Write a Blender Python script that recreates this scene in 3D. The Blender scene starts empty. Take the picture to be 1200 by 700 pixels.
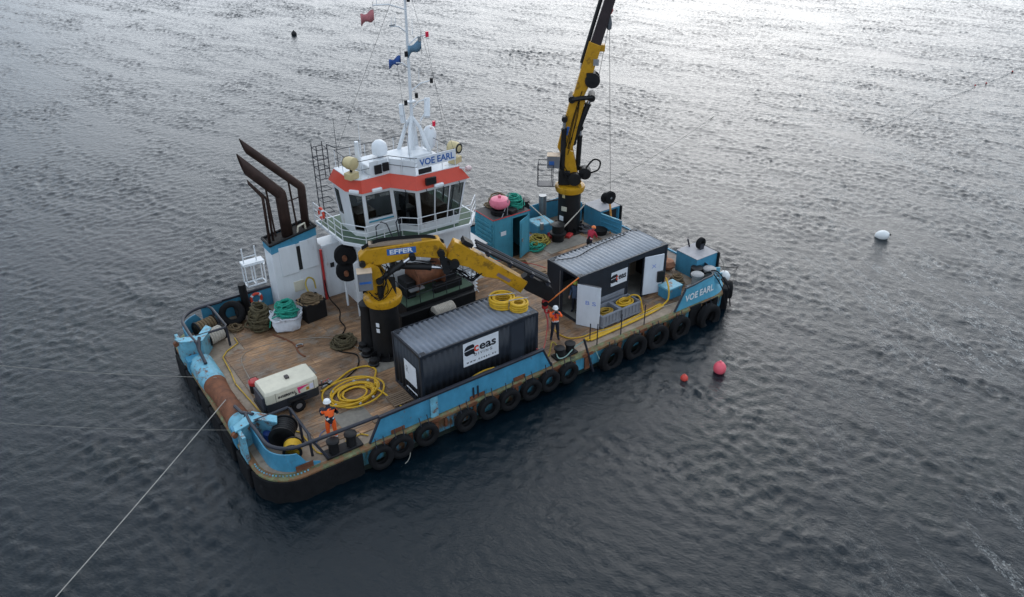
import bpy, bmesh, math, random
import numpy as np
from mathutils import Vector, Matrix
random.seed(7)
R = math.radians
scene = bpy.context.scene
C = scene.collection

# ---------------------------------------------------------------- camera
CAM = Vector((-12.576, -24.086, 21.035))
pitch, yaw, roll = 0.526784, 0.95063, -0.00559
fw = Vector((math.cos(pitch)*math.cos(yaw), math.cos(pitch)*math.sin(yaw), -math.sin(pitch)))
rt = Vector((math.sin(yaw), -math.cos(yaw), 0)); up = rt.cross(fw)
r2 = rt*math.cos(roll) + up*math.sin(roll); u2 = -rt*math.sin(roll) + up*math.cos(roll)
cd = bpy.data.cameras.new('camera'); cam = bpy.data.objects.new('camera', cd); C.objects.link(cam)
M = Matrix((r2, u2, -fw)).transposed().to_4x4(); M.translation = CAM
cam.matrix_world = M
cd.sensor_width = 36; cd.lens = 937.56/1200*36; cd.clip_end = 6000; cd.clip_start = 0.5
scene.camera = cam

# ---------------------------------------------------------------- sky, sun, exposure
SUN_AZ, SUN_EL = R(40), R(27)
w = bpy.data.worlds.new('World'); scene.world = w; w.use_nodes = True
nt = w.node_tree; bg = nt.nodes['Background']
sky = nt.nodes.new('ShaderNodeTexSky'); sky.sky_type = 'NISHITA'; sky.sun_disc = False
sky.sun_elevation = SUN_EL; sky.sun_rotation = math.pi/2 - SUN_AZ
sky.air_density = 1.0; sky.dust_density = 2.0; sky.ozone_density = 1.0
hs = nt.nodes.new('ShaderNodeHueSaturation'); hs.inputs['Saturation'].default_value = 0.25
nt.links.new(sky.outputs[0], hs.inputs['Color'])
mxs = nt.nodes.new('ShaderNodeMix'); mxs.data_type = 'RGBA'; mxs.inputs[0].default_value = 0.6
nt.links.new(hs.outputs[0], mxs.inputs[6]); mxs.inputs[7].default_value = (5.6, 6.8, 8.3, 1)
nt.links.new(mxs.outputs[2], bg.inputs[0]); bg.inputs[1].default_value = 0.13
sl = bpy.data.lights.new('sun', 'SUN'); sl.energy = 0.6; sl.angle = R(90); sl.color = (1, .98, .955)
so = bpy.data.objects.new('sun', sl); C.objects.link(so)
sd = Vector((math.cos(SUN_EL)*math.cos(SUN_AZ), math.cos(SUN_EL)*math.sin(SUN_AZ), math.sin(SUN_EL)))
so.rotation_euler = sd.to_track_quat('Z', 'Y').to_euler(); so.location = (30, 20, 60)
scene.view_settings.view_transform = 'Standard'; scene.view_settings.look = 'None'
scene.view_settings.exposure = 0.48; scene.view_settings.gamma = 1.0; scene.view_settings.use_curve_mapping = False
scene.render.engine = 'CYCLES'

# ---------------------------------------------------------------- materials
MATS = {}
def N(nt, t, **kw):
    n = nt.nodes.new(t)
    for k, v in kw.items(): setattr(n, k, v)
    return n
def paint(name, col, rough=.5, metal=0., var=.25, vscale=2.5, rust=0., rustcol=(.16, .06, .025), rscale=2.2, grime=0., grimecol=(.03, .028, .025),
          stretch=1., bump=.0, bscale=30, spec=.4, objrand=0.):
    """weathered surface: base colour with tone variation, optional rust or grime patches and fine relief"""
    if name in MATS: return MATS[name]
    m = bpy.data.materials.new(name); m.use_nodes = True; nt = m.node_tree; b = nt.nodes['Principled BSDF']
    L = nt.links.new
    tc = N(nt, 'ShaderNodeTexCoord'); mp = N(nt, 'ShaderNodeMapping'); mp.inputs['Scale'].default_value = (1, 1, stretch)
    L(tc.outputs['Object'], mp.inputs[0])
    n1 = N(nt, 'ShaderNodeTexNoise'); n1.inputs['Scale'].default_value = vscale; n1.inputs['Detail'].default_value = 6; n1.inputs['Roughness'].default_value = .65
    L(mp.outputs[0], n1.inputs['Vector'])
    mr = N(nt, 'ShaderNodeMapRange'); mr.inputs[1].default_value = .28; mr.inputs[2].default_value = .72
    mr.inputs[3].default_value = 1-var; mr.inputs[4].default_value = 1+var*.7
    L(n1.outputs['Fac'], mr.inputs[0])
    mul = N(nt, 'ShaderNodeMix', data_type='RGBA', blend_type='MULTIPLY'); mul.inputs[0].default_value = 1
    mul.inputs[6].default_value = (*col, 1); L(mr.outputs[0], mul.inputs[7])
    out = mul.outputs[2]
    if objrand:
        oi = N(nt, 'ShaderNodeObjectInfo'); m3 = N(nt, 'ShaderNodeMapRange'); m3.inputs[3].default_value = 1-objrand; m3.inputs[4].default_value = 1+objrand
        L(oi.outputs['Random'], m3.inputs[0])
        mm = N(nt, 'ShaderNodeMix', data_type='RGBA', blend_type='MULTIPLY'); mm.inputs[0].default_value = 1
        L(out, mm.inputs[6]); L(m3.outputs[0], mm.inputs[7]); out = mm.outputs[2]
    for amt, cc, sc, off in ((grime, grimecol, rscale*.6, 11.3), (rust, rustcol, rscale, 3.7)):
        if amt <= 0: continue
        mp2 = N(nt, 'ShaderNodeMapping'); mp2.inputs['Location'].default_value = (off, off*.7, off*.3); mp2.inputs['Scale'].default_value = (1, 1, stretch)
        L(tc.outputs['Object'], mp2.inputs[0])
        n2 = N(nt, 'ShaderNodeTexNoise'); n2.inputs['Scale'].default_value = sc; n2.inputs['Detail'].default_value = 9; n2.inputs['Roughness'].default_value = .72
        L(mp2.outputs[0], n2.inputs['Vector'])
        m2 = N(nt, 'ShaderNodeMapRange'); t = .72 - .36*amt; m2.inputs[1].default_value = t; m2.inputs[2].default_value = t+.09
        L(n2.outputs['Fac'], m2.inputs[0])
        mx = N(nt, 'ShaderNodeMix', data_type='RGBA'); L(m2.outputs[0], mx.inputs[0]); L(out, mx.inputs[6]); mx.inputs[7].default_value = (*cc, 1)
        out = mx.outputs[2]
    L(out, b.inputs['Base Color'])
    b.inputs['Metallic'].default_value = metal; b.inputs['Specular IOR Level'].default_value = spec
    rr = N(nt, 'ShaderNodeMapRange'); rr.inputs[3].default_value = max(.03, rough-.12); rr.inputs[4].default_value = min(1, rough+.15); L(n1.outputs['Fac'], rr.inputs[0]); L(rr.outputs[0], b.inputs['Roughness'])
    if bump:
        n3 = N(nt, 'ShaderNodeTexNoise'); n3.inputs['Scale'].default_value = bscale; n3.inputs['Detail'].default_value = 4
        L(tc.outputs['Object'], n3.inputs['Vector'])
        bp = N(nt, 'ShaderNodeBump'); bp.inputs['Strength'].default_value = bump; bp.inputs['Distance'].default_value = .02
        L(n3.outputs['Fac'], bp.inputs['Height']); L(bp.outputs[0], b.inputs['Normal'])
    MATS[name] = m; return m
blue = paint('blue_paint', (.06, .26, .40), .45, var=.22, rust=.3, rscale=3.2, grime=.3, grimecol=(.05, .15, .21), stretch=.6)
hullblue = paint('hull_blue_paint', (.06, .25, .36), .5, var=.4, rust=.58, rustcol=(.11, .06, .03), rscale=1.9, grime=.62, grimecol=(.05, .085, .06), stretch=.35)
bluelight = paint('pale_blue_paint', (.16, .41, .52), .5, var=.3, rust=.5, rscale=2.4)
bluehut = paint('hut_blue_paint', (.06, .27, .36), .5, var=.2, rust=.32, rscale=3.5, stretch=.7)
ledge = paint('rusty_ledge', (.16, .175, .085), .7, var=.6, rust=.72, rustcol=(.20, .10, .045), rscale=2.0, grime=.3, bump=.3)
white = paint('white_paint', (.70, .72, .74), .4, var=.09, rust=.3, rustcol=(.38, .27, .19), rscale=3.5, grime=.32, grimecol=(.52, .51, .49), stretch=.22)
whitedoor = paint('white_door_paint', (.64, .67, .72), .45, var=.1, grime=.3, grimecol=(.48, .50, .54), stretch=.4)
red = paint('red_orange_paint', (.58, .065, .035), .4, var=.1)
redp = paint('red_paint', (.45, .03, .03), .45, var=.2, grime=.15)
black = paint('black_paint', (.011, .011, .012), .5, var=.4, rust=.08, rscale=3, rustcol=(.07, .04, .025), spec=.3)
rubber = paint('black_rubber', (.009, .009, .010), .8, var=.5, grime=.2, grimecol=(.028, .028, .027), bump=.4, bscale=14, spec=.2)
railm = paint('dark_rail_paint', (.022, .024, .034), .45, var=.3, rust=.14, rscale=6, rustcol=(.09, .06, .05))
yellow = paint('crane_yellow', (.50, .255, .010), .4, var=.18, rust=.36, rscale=3.2, rustcol=(.09, .05, .02), grime=.45, grimecol=(.22, .115, .012))
hosey = paint('yellow_hose', (.58, .34, .015), .5, var=.22, vscale=4, grime=.12, grimecol=(.25, .17, .05))
contm = paint('container_grey', (.017, .022, .031), .5, var=.3, rust=.22, rustcol=(.05, .03, .02), rscale=5, grime=.35, grimecol=(.028, .032, .04))
controof = paint('container_roof_grey', (.18, .20, .235), .55, var=.22, vscale=1.2, rust=.06, rscale=3, grime=.25, grimecol=(.13, .14, .16))
controof2 = paint('container_roof_light_grey', (.30, .315, .34), .55, var=.2, vscale=1.2, rust=.05, rscale=3, grime=.25, grimecol=(.22, .23, .24))
contin = paint('container_inside', (.20, .19, .17), .6, var=.3)
steelfloor = paint('bare_steel', (.20, .19, .18), .5, var=.3, rust=.2, rscale=2)
galv = paint('galvanised', (.33, .34, .35), .4, metal=.6, var=.2)
chrome = paint('chrome_rod', (.6, .6, .62), .15, metal=1., var=.05)
rustm = paint('rusted_steel', (.17, .062, .028), .75, var=.55, vscale=3, rust=.35, rustcol=(.07, .03, .018), bump=.3)
exh = paint('burnt_exhaust', (.055, .032, .026), .6, metal=.3, var=.45, vscale=2, rust=.3, rustcol=(.10, .045, .025))
creamm = paint('cream_paint', (.62, .58, .46), .45, var=.12, grime=.3, grimecol=(.5, .46, .36))
buff = paint('buff_paint', (.55, .45, .24), .5, var=.12)
ropeolive = paint('olive_rope', (.085, .068, .035), .9, var=.5, vscale=8, bump=.6, bscale=60)
ropebrown = paint('brown_rope', (.16, .11, .06), .9, var=.5, vscale=8, bump=.6, bscale=60)
ropegreen = paint('green_rope', (.02, .27, .19), .8, var=.3, vscale=9, bump=.6, bscale=60)
ropeyel = paint('yellow_rope', (.40, .30, .06), .85, var=.4, vscale=8, bump=.6, bscale=60)
ropewhite = paint('pale_rope', (.52, .47, .40), .85, var=.2, vscale=9, bump=.5, bscale=60)
ropegrey = paint('grey_rope', (.30, .28, .24), .85, var=.25)
bagm = paint('woven_bag', (.60, .62, .66), .8, var=.18, bump=.4, bscale=16)
pinkm = paint('pink_buoy', (.75, .19, .27), .45, var=.12, grime=.15, grimecol=(.45, .16, .17))
hotpink = paint('coral_buoy', (.80, .12, .16), .4, var=.1)
orangem = paint('orange_plastic', (.75, .20, .04), .5, var=.15)
greydeck = paint('green_grey_deck', (.085, .115, .085), .7, var=.3, grime=.2)
greendeck = paint('green_deck', (.07, .115, .075), .7, var=.25, rust=.08, rscale=3)
greytop = paint('grey_deck_plate', (.36, .35, .36), .65, var=.2, rust=.2, rustcol=(.30, .22, .19), rscale=2)
cratem = paint('grey_plastic', (.22, .235, .27), .5, var=.15)
woodraw = paint('raw_timber', (.28, .19, .11), .8, var=.35, vscale=5)
palletm = paint('pallet_wood', (.19, .13, .085), .85, var=.3, objrand=.2)
hivis = paint('hi_vis_orange', (.95, .13, .02), .7, var=.12)
hivisb = paint('reflective_band', (.72, .74, .74), .4, var=.1)
navy = paint('navy_cloth', (.015, .018, .03), .8, var=.3)
denim = paint('blue_cloth', (.07, .11, .19), .8, var=.3)
redcloth = paint('red_cloth', (.40, .02, .045), .75, var=.2)
skin = paint('skin', (.42, .24, .17), .5, var=.1)
helmw = paint('white_helmet', (.75, .76, .76), .3, var=.05)
helmo = paint('orange_helmet', (.85, .20, .03), .35, var=.08)
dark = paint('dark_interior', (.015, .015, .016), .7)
signw = paint('sign_white', (.70, .72, .75), .45, var=.1, grime=.25, grimecol=(.58, .59, .61))
inkb = paint('ink_black', (.012, .014, .02), .5)
inkr = paint('ink_red', (.70, .06, .02), .5)
inkblue = paint('ink_blue', (.03, .12, .38), .5)
inkpale = paint('ink_pale_blue', (.20, .28, .62), .5)
inkpink = paint('ink_pink', (.70, .04, .18), .5)
yellowline = paint('yellow_line', (.52, .32, .03), .6, var=.3, rust=.3, rscale=5, rustcol=(.2, .12, .05))
flagred = paint('flag_red', (.48, .17, .18), .8, var=.2)
flagblue = paint('flag_blue', (.04, .10, .32), .8, var=.25)
flagteal = paint('flag_teal', (.13, .24, .34), .8, var=.25)
lens = paint('lamp_lens', (.75, .78, .8), .2, var=.03)
redlens = paint('red_lens', (.7, .02, .06), .25, var=.05)

def deckwood():
    m = bpy.data.materials.new('deck_planks'); m.use_nodes = True; nt = m.node_tree; L = nt.links.new; b = nt.nodes['Principled BSDF']
    geo = N(nt, 'ShaderNodeNewGeometry'); oi = N(nt, 'ShaderNodeObjectInfo')
    mp = N(nt, 'ShaderNodeMapping'); mp.inputs['Scale'].default_value = (.5, 7, 1); L(geo.outputs['Position'], mp.inputs[0])
    g = N(nt, 'ShaderNodeTexNoise'); g.inputs['Scale'].default_value = 3; g.inputs['Detail'].default_value = 7; g.inputs['Roughness'].default_value = .7; L(mp.outputs[0], g.inputs['Vector'])
    r = N(nt, 'ShaderNodeValToRGB'); e = r.color_ramp.elements
    e[0].position = .3; e[0].color = (.09, .052, .03, 1); e[1].position = .72; e[1].color = (.41, .25, .13, 1)
    x = e.new(.5); x.color = (.225, .124, .063, 1)
    L(g.outputs['Fac'], r.inputs[0])
    big = N(nt, 'ShaderNodeTexNoise'); big.inputs['Scale'].default_value = .42; big.inputs['Detail'].default_value = 8; big.inputs['Roughness'].default_value = .62; L(geo.outputs['Position'], big.inputs['Vector'])
    br = N(nt, 'ShaderNodeMapRange'); br.inputs[1].default_value = .33; br.inputs[2].default_value = .68; br.inputs[3].default_value = .3; br.inputs[4].default_value = 1.75; L(big.outputs['Fac'], br.inputs[0])
    mr = N(nt, 'ShaderNodeMapRange'); mr.inputs[3].default_value = .72; mr.inputs[4].default_value = 1.25; L(oi.outputs['Random'], mr.inputs[0])
    mm = N(nt, 'ShaderNodeMath', operation='MULTIPLY'); L(br.outputs[0], mm.inputs[0]); L(mr.outputs[0], mm.inputs[1])
    mu = N(nt, 'ShaderNodeMix', data_type='RGBA', blend_type='MULTIPLY'); mu.inputs[0].default_value = 1; L(r.outputs[0], mu.inputs[6]); L(mm.outputs[0], mu.inputs[7])
    st = N(nt, 'ShaderNodeTexNoise'); st.inputs['Scale'].default_value = 1.3; st.inputs['Detail'].default_value = 9; st.inputs['Roughness'].default_value = .75
    mp3 = N(nt, 'ShaderNodeMapping'); mp3.inputs['Location'].default_value = (5, 9, 2); L(geo.outputs['Position'], mp3.inputs[0]); L(mp3.outputs[0], st.inputs['Vector'])
    sr = N(nt, 'ShaderNodeMapRange'); sr.inputs[1].default_value = .5; sr.inputs[2].default_value = .62; sr.inputs[4].default_value = .8; L(st.outputs['Fac'], sr.inputs[0])
    m2 = N(nt, 'ShaderNodeMix', data_type='RGBA'); L(sr.outputs[0], m2.inputs[0]); L(mu.outputs[2], m2.inputs[6]); m2.inputs[7].default_value = (.21, .175, .14, 1)
    L(m2.outputs[2], b.inputs['Base Color']); b.inputs['Roughness'].default_value = .72
    rg = N(nt, 'ShaderNodeMapRange'); rg.inputs[1].default_value = .4; rg.inputs[2].default_value = .65; rg.inputs[3].default_value = .42; rg.inputs[4].default_value = .8; L(big.outputs['Fac'], rg.inputs[0]); L(rg.outputs[0], b.inputs['Roughness'])
    bp = N(nt, 'ShaderNodeBump'); bp.inputs['Strength'].default_value = .4; bp.inputs['Distance'].default_value = .02; L(g.outputs['Fac'], bp.inputs['Height']); L(bp.outputs[0], b.inputs['Normal'])
    return m
wood = deckwood()
def glass():
    m = bpy.data.materials.new('window_glass'); m.use_nodes = True; b = m.node_tree.nodes['Principled BSDF']
    b.inputs['Base Color'].default_value = (.43, .46, .465, 1); b.inputs['Transmission Weight'].default_value = 1; b.inputs['Roughness'].default_value = .02; b.inputs['IOR'].default_value = 1.12
    return m
glassm = glass()
def net():
    m = paint('steel_mesh_dark', (.05, .05, .055), .6); return m

# ---------------------------------------------------------------- mesh helpers
class MB:
    def __init__(s): s.v = []; s.f = []; s.m = []; s.mi = 0
    def add(s, vs, fs):
        o = len(s.v); s.v += [tuple(a) for a in vs]
        for f in fs: s.f.append([o+i for i in f]); s.m.append(s.mi)
        return s
    def box(s, c, d, rz=0., tilt=None):
        x, y, z = d[0]/2, d[1]/2, d[2]/2
        vs = [Vector(p) for p in ((-x,-y,-z),(x,-y,-z),(x,y,-z),(-x,y,-z),(-x,-y,z),(x,-y,z),(x,y,z),(-x,y,z))]
        if tilt is not None: vs = [tilt @ p for p in vs]
        if rz: Mz = Matrix.Rotation(rz, 3, 'Z'); vs = [Mz @ p for p in vs]
        c = Vector(c); return s.add([p+c for p in vs], [(0,3,2,1),(4,5,6,7),(0,1,5,4),(1,2,6,5),(2,3,7,6),(3,0,4,7)])
    def bx(s, x0, x1, y0, y1, z0, z1): return s.box(((x0+x1)/2,(y0+y1)/2,(z0+z1)/2), (x1-x0,y1-y0,z1-z0))
    def tube(s, pts, r, n=8, closed=False, caps=True):
        P = [Vector(p) for p in pts]; k = len(P); rings = []
        if k < 2: return s
        rs = r if isinstance(r, (list, tuple)) else [r]*k
        T = []
        for i in range(k):
            a = P[i-1] if (i or closed) else P[i]; b = P[(i+1) % k] if (i < k-1 or closed) else P[i]
            t = (b-a); T.append(t.normalized() if t.length > 1e-9 else Vector((0,0,1)))
        ref = Vector((0,0,1)) if abs(T[0].z) < .9 else Vector((1,0,0))
        nrm = (ref - T[0]*ref.dot(T[0])).normalized(); vs = []
        for i in range(k):
            nrm = nrm - T[i]*nrm.dot(T[i])
            nrm = nrm.normalized() if nrm.length > 1e-6 else T[i].orthogonal().normalized()
            bn = T[i].cross(nrm)
            for j in range(n):
                a = 2*math.pi*j/n; vs.append(P[i] + (nrm*math.cos(a) + bn*math.sin(a))*rs[i])
        fs = []
        for i in range(k if closed else k-1):
            for j in range(n):
                a, b = i*n+j, i*n+(j+1) % n; c, d = ((i+1) % k)*n+(j+1) % n, ((i+1) % k)*n+j
                fs.append((a, b, c, d))
        if caps and not closed: fs.append(tuple(range(n-1,-1,-1))); fs.append(tuple(range((k-1)*n, k*n)))
        return s.add(vs, fs)
    def cyl(s, a, b, r0, r1=None, n=20): return s.tube([a, b], [r0, r0 if r1 is None else r1], n)
    def lathe(s, prof, c=(0,0,0), n=24, axis='Z', Mx=None, closed=False):
        vs = []; k = len(prof)
        for (r, h) in prof:
            for j in range(n):
                a = 2*math.pi*j/n; p = Vector((r*math.cos(a), r*math.sin(a), h))
                if axis == 'Y': p = Vector((p.x, p.z, p.y))
                if axis == 'X': p = Vector((p.z, p.x, p.y))
                if Mx is not None: p = Mx @ p
                vs.append(p+Vector(c))
        fs = []
        for i in range(k if closed else k-1):
            for j in range(n):
                i2 = (i+1) % k
                fs.append((i*n+j, i*n+(j+1) % n, i2*n+(j+1) % n, i2*n+j))
        if not closed: fs.append(tuple(range(n-1,-1,-1))); fs.append(tuple(range((k-1)*n, k*n)))
        return s.add(vs, fs)
    def prism(s, poly, fn0, fn1):
        k = len(poly); vs = [fn0(*p) for p in poly]+[fn1(*p) for p in poly]
        fs = [tuple(range(k-1,-1,-1)), tuple(range(k, 2*k))] + [(i, (i+1) % k, k+(i+1) % k, k+i) for i in range(k)]
        return s.add(vs, fs)
    def slab(s, poly, z0, z1): return s.prism(poly, lambda x, y: (x,y,z0), lambda x, y: (x,y,z1))
    def mesh(s, name):
        me = bpy.data.meshes.new(name); me.from_pydata([tuple(p) for p in s.v], [], s.f)
        bm = bmesh.new(); bm.from_mesh(me); bmesh.ops.recalc_face_normals(bm, faces=bm.faces); bm.to_mesh(me); bm.free()
        me.polygons.foreach_set('use_smooth', [True]*len(me.polygons)); me.set_sharp_from_angle(angle=R(38))
        return me
    def build(s, name, mat, parent=None, bevel=0., mats=None):
        me = s.mesh(name)
        for m in (mats or [mat]): me.materials.append(m)
        if mats: me.polygons.foreach_set('material_index', s.m)
        o = bpy.data.objects.new(name, me); C.objects.link(o)
        if parent is not None: o.parent = parent
        if bevel:
            b = o.modifiers.new('bevel', 'BEVEL'); b.width = bevel; b.segments = 2; b.limit_method = 'ANGLE'; b.angle_limit = R(40)
        return o
def tag(o, label, cat, group=None, kind=None):
    if label: o['label'] = label
    if cat: o['category'] = cat
    if group: o['group'] = group
    if kind: o['kind'] = kind
    return o
def thing(name, label, cat, loc=(0,0,0), rz=0., group=None):
    o = bpy.data.objects.new(name, None); C.objects.link(o); o.location = loc; o.rotation_euler = (0,0,rz); o.empty_display_size = .2
    return tag(o, label, cat, group)
def copy_obj(o, parent, loc=None, rz=None):
    c = o.copy(); C.objects.link(c); c.parent = parent
    if loc is not None: c.location = loc
    if rz is not None: c.rotation_euler = (0,0,rz)
    return c
def text(body, size, origin, xdir, ydir, mat, parent, name='lettering', width=None, ext=.004, shear=0., bold=0.):
    cu = bpy.data.curves.new(name, 'FONT'); cu.body = body; cu.size = size; cu.extrude = ext; cu.shear = shear; cu.offset = bold; cu.resolution_u = 3
    t = bpy.data.objects.new('tmp', cu); C.objects.link(t); bpy.context.view_layer.update()
    me = bpy.data.meshes.new_from_object(t.evaluated_get(bpy.context.evaluated_depsgraph_get()))
    bpy.data.objects.remove(t); me.name = name
    xs = [v.co.x for v in me.vertices]; k = 1. if not width or not xs else width/(max(xs)-min(xs)); x0 = min(xs) if xs else 0
    X = Vector(xdir).normalized(); Y = Vector(ydir).normalized(); Z = X.cross(Y); o0 = Vector(origin)
    for v in me.vertices: v.co = o0 + X*(v.co.x-x0)*k + Y*v.co.y + Z*v.co.z
    me.materials.clear(); me.materials.append(mat)
    o = bpy.data.objects.new(name, me); C.objects.link(o); o.parent = parent; return o
def arc(cx, cy, r, a0, a1, n=10): return [(cx+r*math.cos(R(a0+(a1-a0)*i/n)), cy+r*math.sin(R(a0+(a1-a0)*i/n))) for i in range(n+1)]
def smooth(pts, n=6):
    P = [Vector(p) for p in pts]; P = [P[0]*2-P[1]]+P+[P[-1]*2-P[-2]]; out = []
    for i in range(1, len(P)-2):
        for j in range(n):
            t = j/n; a, b, c, d = P[i-1], P[i], P[i+1], P[i+2]
            out.append(.5*((2*b)+(c-a)*t+(2*a-5*b+4*c-d)*t*t+(3*b-a-3*c+d)*t**3))
    out.append(P[-2]); return out
def railing(name, path, h, mat, parent, r=.022, mids=1, sp=1.1, closed=False, postmat=None):
    """a rail run along path (x,y,z at its foot); rails are one part, every post a child of it"""
    m = MB(); P = [Vector(p) for p in path]
    for k in range(mids+1):
        z = h*(1-k/(mids+1)); m.tube([p+Vector((0,0,z)) for p in P], r if k == 0 else r*.75, 6, closed=closed)
    o = m.build(name, mat, parent)
    pm = MB().cyl((0,0,0), (0,0,h), r, n=6).mesh('post'); pm.materials.append(postmat or mat)
    segs = list(zip(P, P[1:]+([P[0]] if closed else [])))[:len(P) if closed else len(P)-1]
    for i, (a, b) in enumerate(segs):
        k = max(1, round((b-a).length/sp))
        for j in range(k + (1 if (i == len(segs)-1 and not closed) else 0)):
            q = bpy.data.objects.new('post', pm); C.objects.link(q); q.parent = o; q.location = a+(b-a)*(j/k)
    return o

# ---------------------------------------------------------------- sea
SEA = -1.18
def sea():
    n, dx = 1080, .175; rng = np.random.default_rng(5)
    k1 = np.fft.fftfreq(n, dx)*2*np.pi; kx, ky = np.meshgrid(k1, k1, indexing='ij'); k = np.hypot(kx, ky); k[0,0] = 1
    th = np.arctan2(ky, kx)
    def spec(lp, head, spread, floor):
        kp = 2*np.pi/lp; s = np.exp(-1.1*(kp/k)**2)/k**2.9
        d = np.abs(np.cos(th-head))**spread
        return s*(d*(1-floor)+floor)
    def field(S, cut):
        S = S*np.exp(-(k/cut)**4); S[0,0] = 0
        a = (rng.normal(size=(n,n))+1j*rng.normal(size=(n,n)))*np.sqrt(S)
        return np.stack([np.real(np.fft.ifft2(a)), np.real(np.fft.ifft2(1j*kx/k*a)), np.real(np.fft.ifft2(1j*ky/k*a))])
    def norm(h, slope):
        gx = np.diff(h[0], axis=0)/dx; return h*slope/np.sqrt(2*(gx**2).mean()+1e-12)
    h = norm(field(spec(.6, R(19), 4, .08), 17), .175) + norm(field(spec(.55, R(92), 5, .08), 17), .085) + norm(field(spec(4.5, R(28), 8, .03), 4), .026)
    # gusts: patches of rougher and calmer water
    S = np.exp(-(k*14/(2*np.pi))**2); S[0,0] = 0; g = field(S, 9)[0]; g = g/g.std(); h = h*np.clip(1+.2*g, .45, 1.6)
    ha = R(104); ka = kx*np.cos(ha)+ky*np.sin(ha); kb = -kx*np.sin(ha)+ky*np.cos(ha)
    S = np.exp(-(ka*16/(2*np.pi))**2-(kb*3.2/(2*np.pi))**2); S[0,0] = 0; g = field(S, 9)[0]; g = g/g.std(); h = h*np.clip(1+.28*g, .35, 1.7)
    x0, y0 = -42., -33.
    X, Y = np.meshgrid(x0+np.arange(n)*dx, y0+np.arange(n)*dx, indexing='ij')
    e = np.minimum.reduce([X-X.min(), X.max()-X, Y-Y.min(), Y.max()-Y]); h = h*np.clip(e/4, 0, 1)
    ck = .8; V = np.stack([X+ck*h[1], Y+ck*h[2], SEA+h[0]], -1).reshape(-1, 3).astype(np.float32)
    i = np.arange(n-1); I, J = np.meshgrid(i, i, indexing='ij'); a = (I*n+J).ravel()
    F = np.stack([a, a+n, a+n+1, a+1], -1)
    BIG = 2600.; x1, y1 = X.max(), Y.max()
    ext = np.array([(x0,y0),(x1,y0),(x1,y1),(x0,y1),(-BIG,-BIG),(BIG,-BIG),(BIG,BIG),(-BIG,BIG)]); ev = np.c_[ext, np.full(8, SEA)].astype(np.float32)
    o = len(V); V = np.r_[V, ev]; F = np.r_[F, np.array([(o,o+4,o+5,o+1),(o+1,o+5,o+6,o+2),(o+2,o+6,o+7,o+3),(o+3,o+7,o+4,o)])]
    me = bpy.data.meshes.new('sea'); me.vertices.add(len(V)); me.vertices.foreach_set('co', V.ravel())
    me.loops.add(F.size); me.loops.foreach_set('vertex_index', F.astype(np.int32).ravel())
    me.polygons.add(len(F)); me.polygons.foreach_set('loop_start', np.arange(0, F.size, 4, dtype=np.int32)); me.update(calc_edges=True)
    me.polygons.foreach_set('use_smooth', np.ones(len(F), bool))
    m = bpy.data.materials.new('sea_water'); m.use_nodes = True; nt = m.node_tree; L = nt.links.new; b = nt.nodes['Principled BSDF']
    geo = N(nt, 'ShaderNodeNewGeometry')
    def noise(scale, detail, rot, sx, sy, rough=.6, off=0):
        mp = N(nt, 'ShaderNodeMapping'); mp.vector_type = 'TEXTURE'; mp.inputs['Rotation'].default_value = (0,0,rot); mp.inputs['Scale'].default_value = (1/sx, 1/sy, 1); mp.inputs['Location'].default_value = (off, off, 0)
        L(geo.outputs['Position'], mp.inputs[0]); t = N(nt, 'ShaderNodeTexNoise'); t.inputs['Scale'].default_value = scale; t.inputs['Detail'].default_value = detail; t.inputs['Roughness'].default_value = rough
        L(mp.outputs[0], t.inputs['Vector']); return t.outputs['Fac']
    fine = noise(5.5, 5, R(19), 1, .5, .7)
    bp = N(nt, 'ShaderNodeBump'); bp.inputs['Strength'].default_value = .7; bp.inputs['Distance'].default_value = .06; L(fine, bp.inputs['Height'])
    L(bp.outputs[0], b.inputs['Normal'])
    # foam streaks drawn out down-wind, only in some patches
    st = noise(.5, 9, R(66), .2, 1.0, .7, 3.)
    ab = N(nt, 'ShaderNodeMath', operation='SUBTRACT'); L(st, ab.inputs[0]); ab.inputs[1].default_value = .5
    ab2 = N(nt, 'ShaderNodeMath', operation='ABSOLUTE'); L(ab.outputs[0], ab2.inputs[0])
    ln = N(nt, 'ShaderNodeMapRange'); ln.inputs[1].default_value = .0; ln.inputs[2].default_value = .028; ln.inputs[3].default_value = 1; ln.inputs[4].default_value = 0; L(ab2.outputs[0], ln.inputs[0])
    patch = noise(.07, 3, 0, 1, 1, .5, 8.); pr = N(nt, 'ShaderNodeMapRange'); pr.inputs[1].default_value = .40; pr.inputs[2].default_value = .52; L(patch, pr.inputs[0])
    fleck = noise(8., 5, 0, 1, 1, .85); fr = N(nt, 'ShaderNodeMapRange'); fr.inputs[1].default_value = .46; fr.inputs[2].default_value = .66; L(fleck, fr.inputs[0])
    m1 = N(nt, 'ShaderNodeMath', operation='MULTIPLY'); L(ln.outputs[0], m1.inputs[0]); L(pr.outputs[0], m1.inputs[1])
    m2 = N(nt, 'ShaderNodeMath', operation='MULTIPLY'); L(m1.outputs[0], m2.inputs[0]); L(fr.outputs[0], m2.inputs[1])
    sep = N(nt, 'ShaderNodeSeparateXYZ'); L(geo.outputs['Position'], sep.inputs[0])
    df = N(nt, 'ShaderNodeMath', operation='SUBTRACT'); L(sep.outputs[0], df.inputs[0]); L(sep.outputs[1], df.inputs[1])
    rg = N(nt, 'ShaderNodeMapRange'); rg.inputs[1].default_value = 20; rg.inputs[2].default_value = 34; rg.inputs[3].default_value = .0; L(df.outputs[0], rg.inputs[0])
    m3 = N(nt, 'ShaderNodeMath', operation='MULTIPLY'); L(m2.outputs[0], m3.inputs[0]); L(rg.outputs[0], m3.inputs[1])
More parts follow.
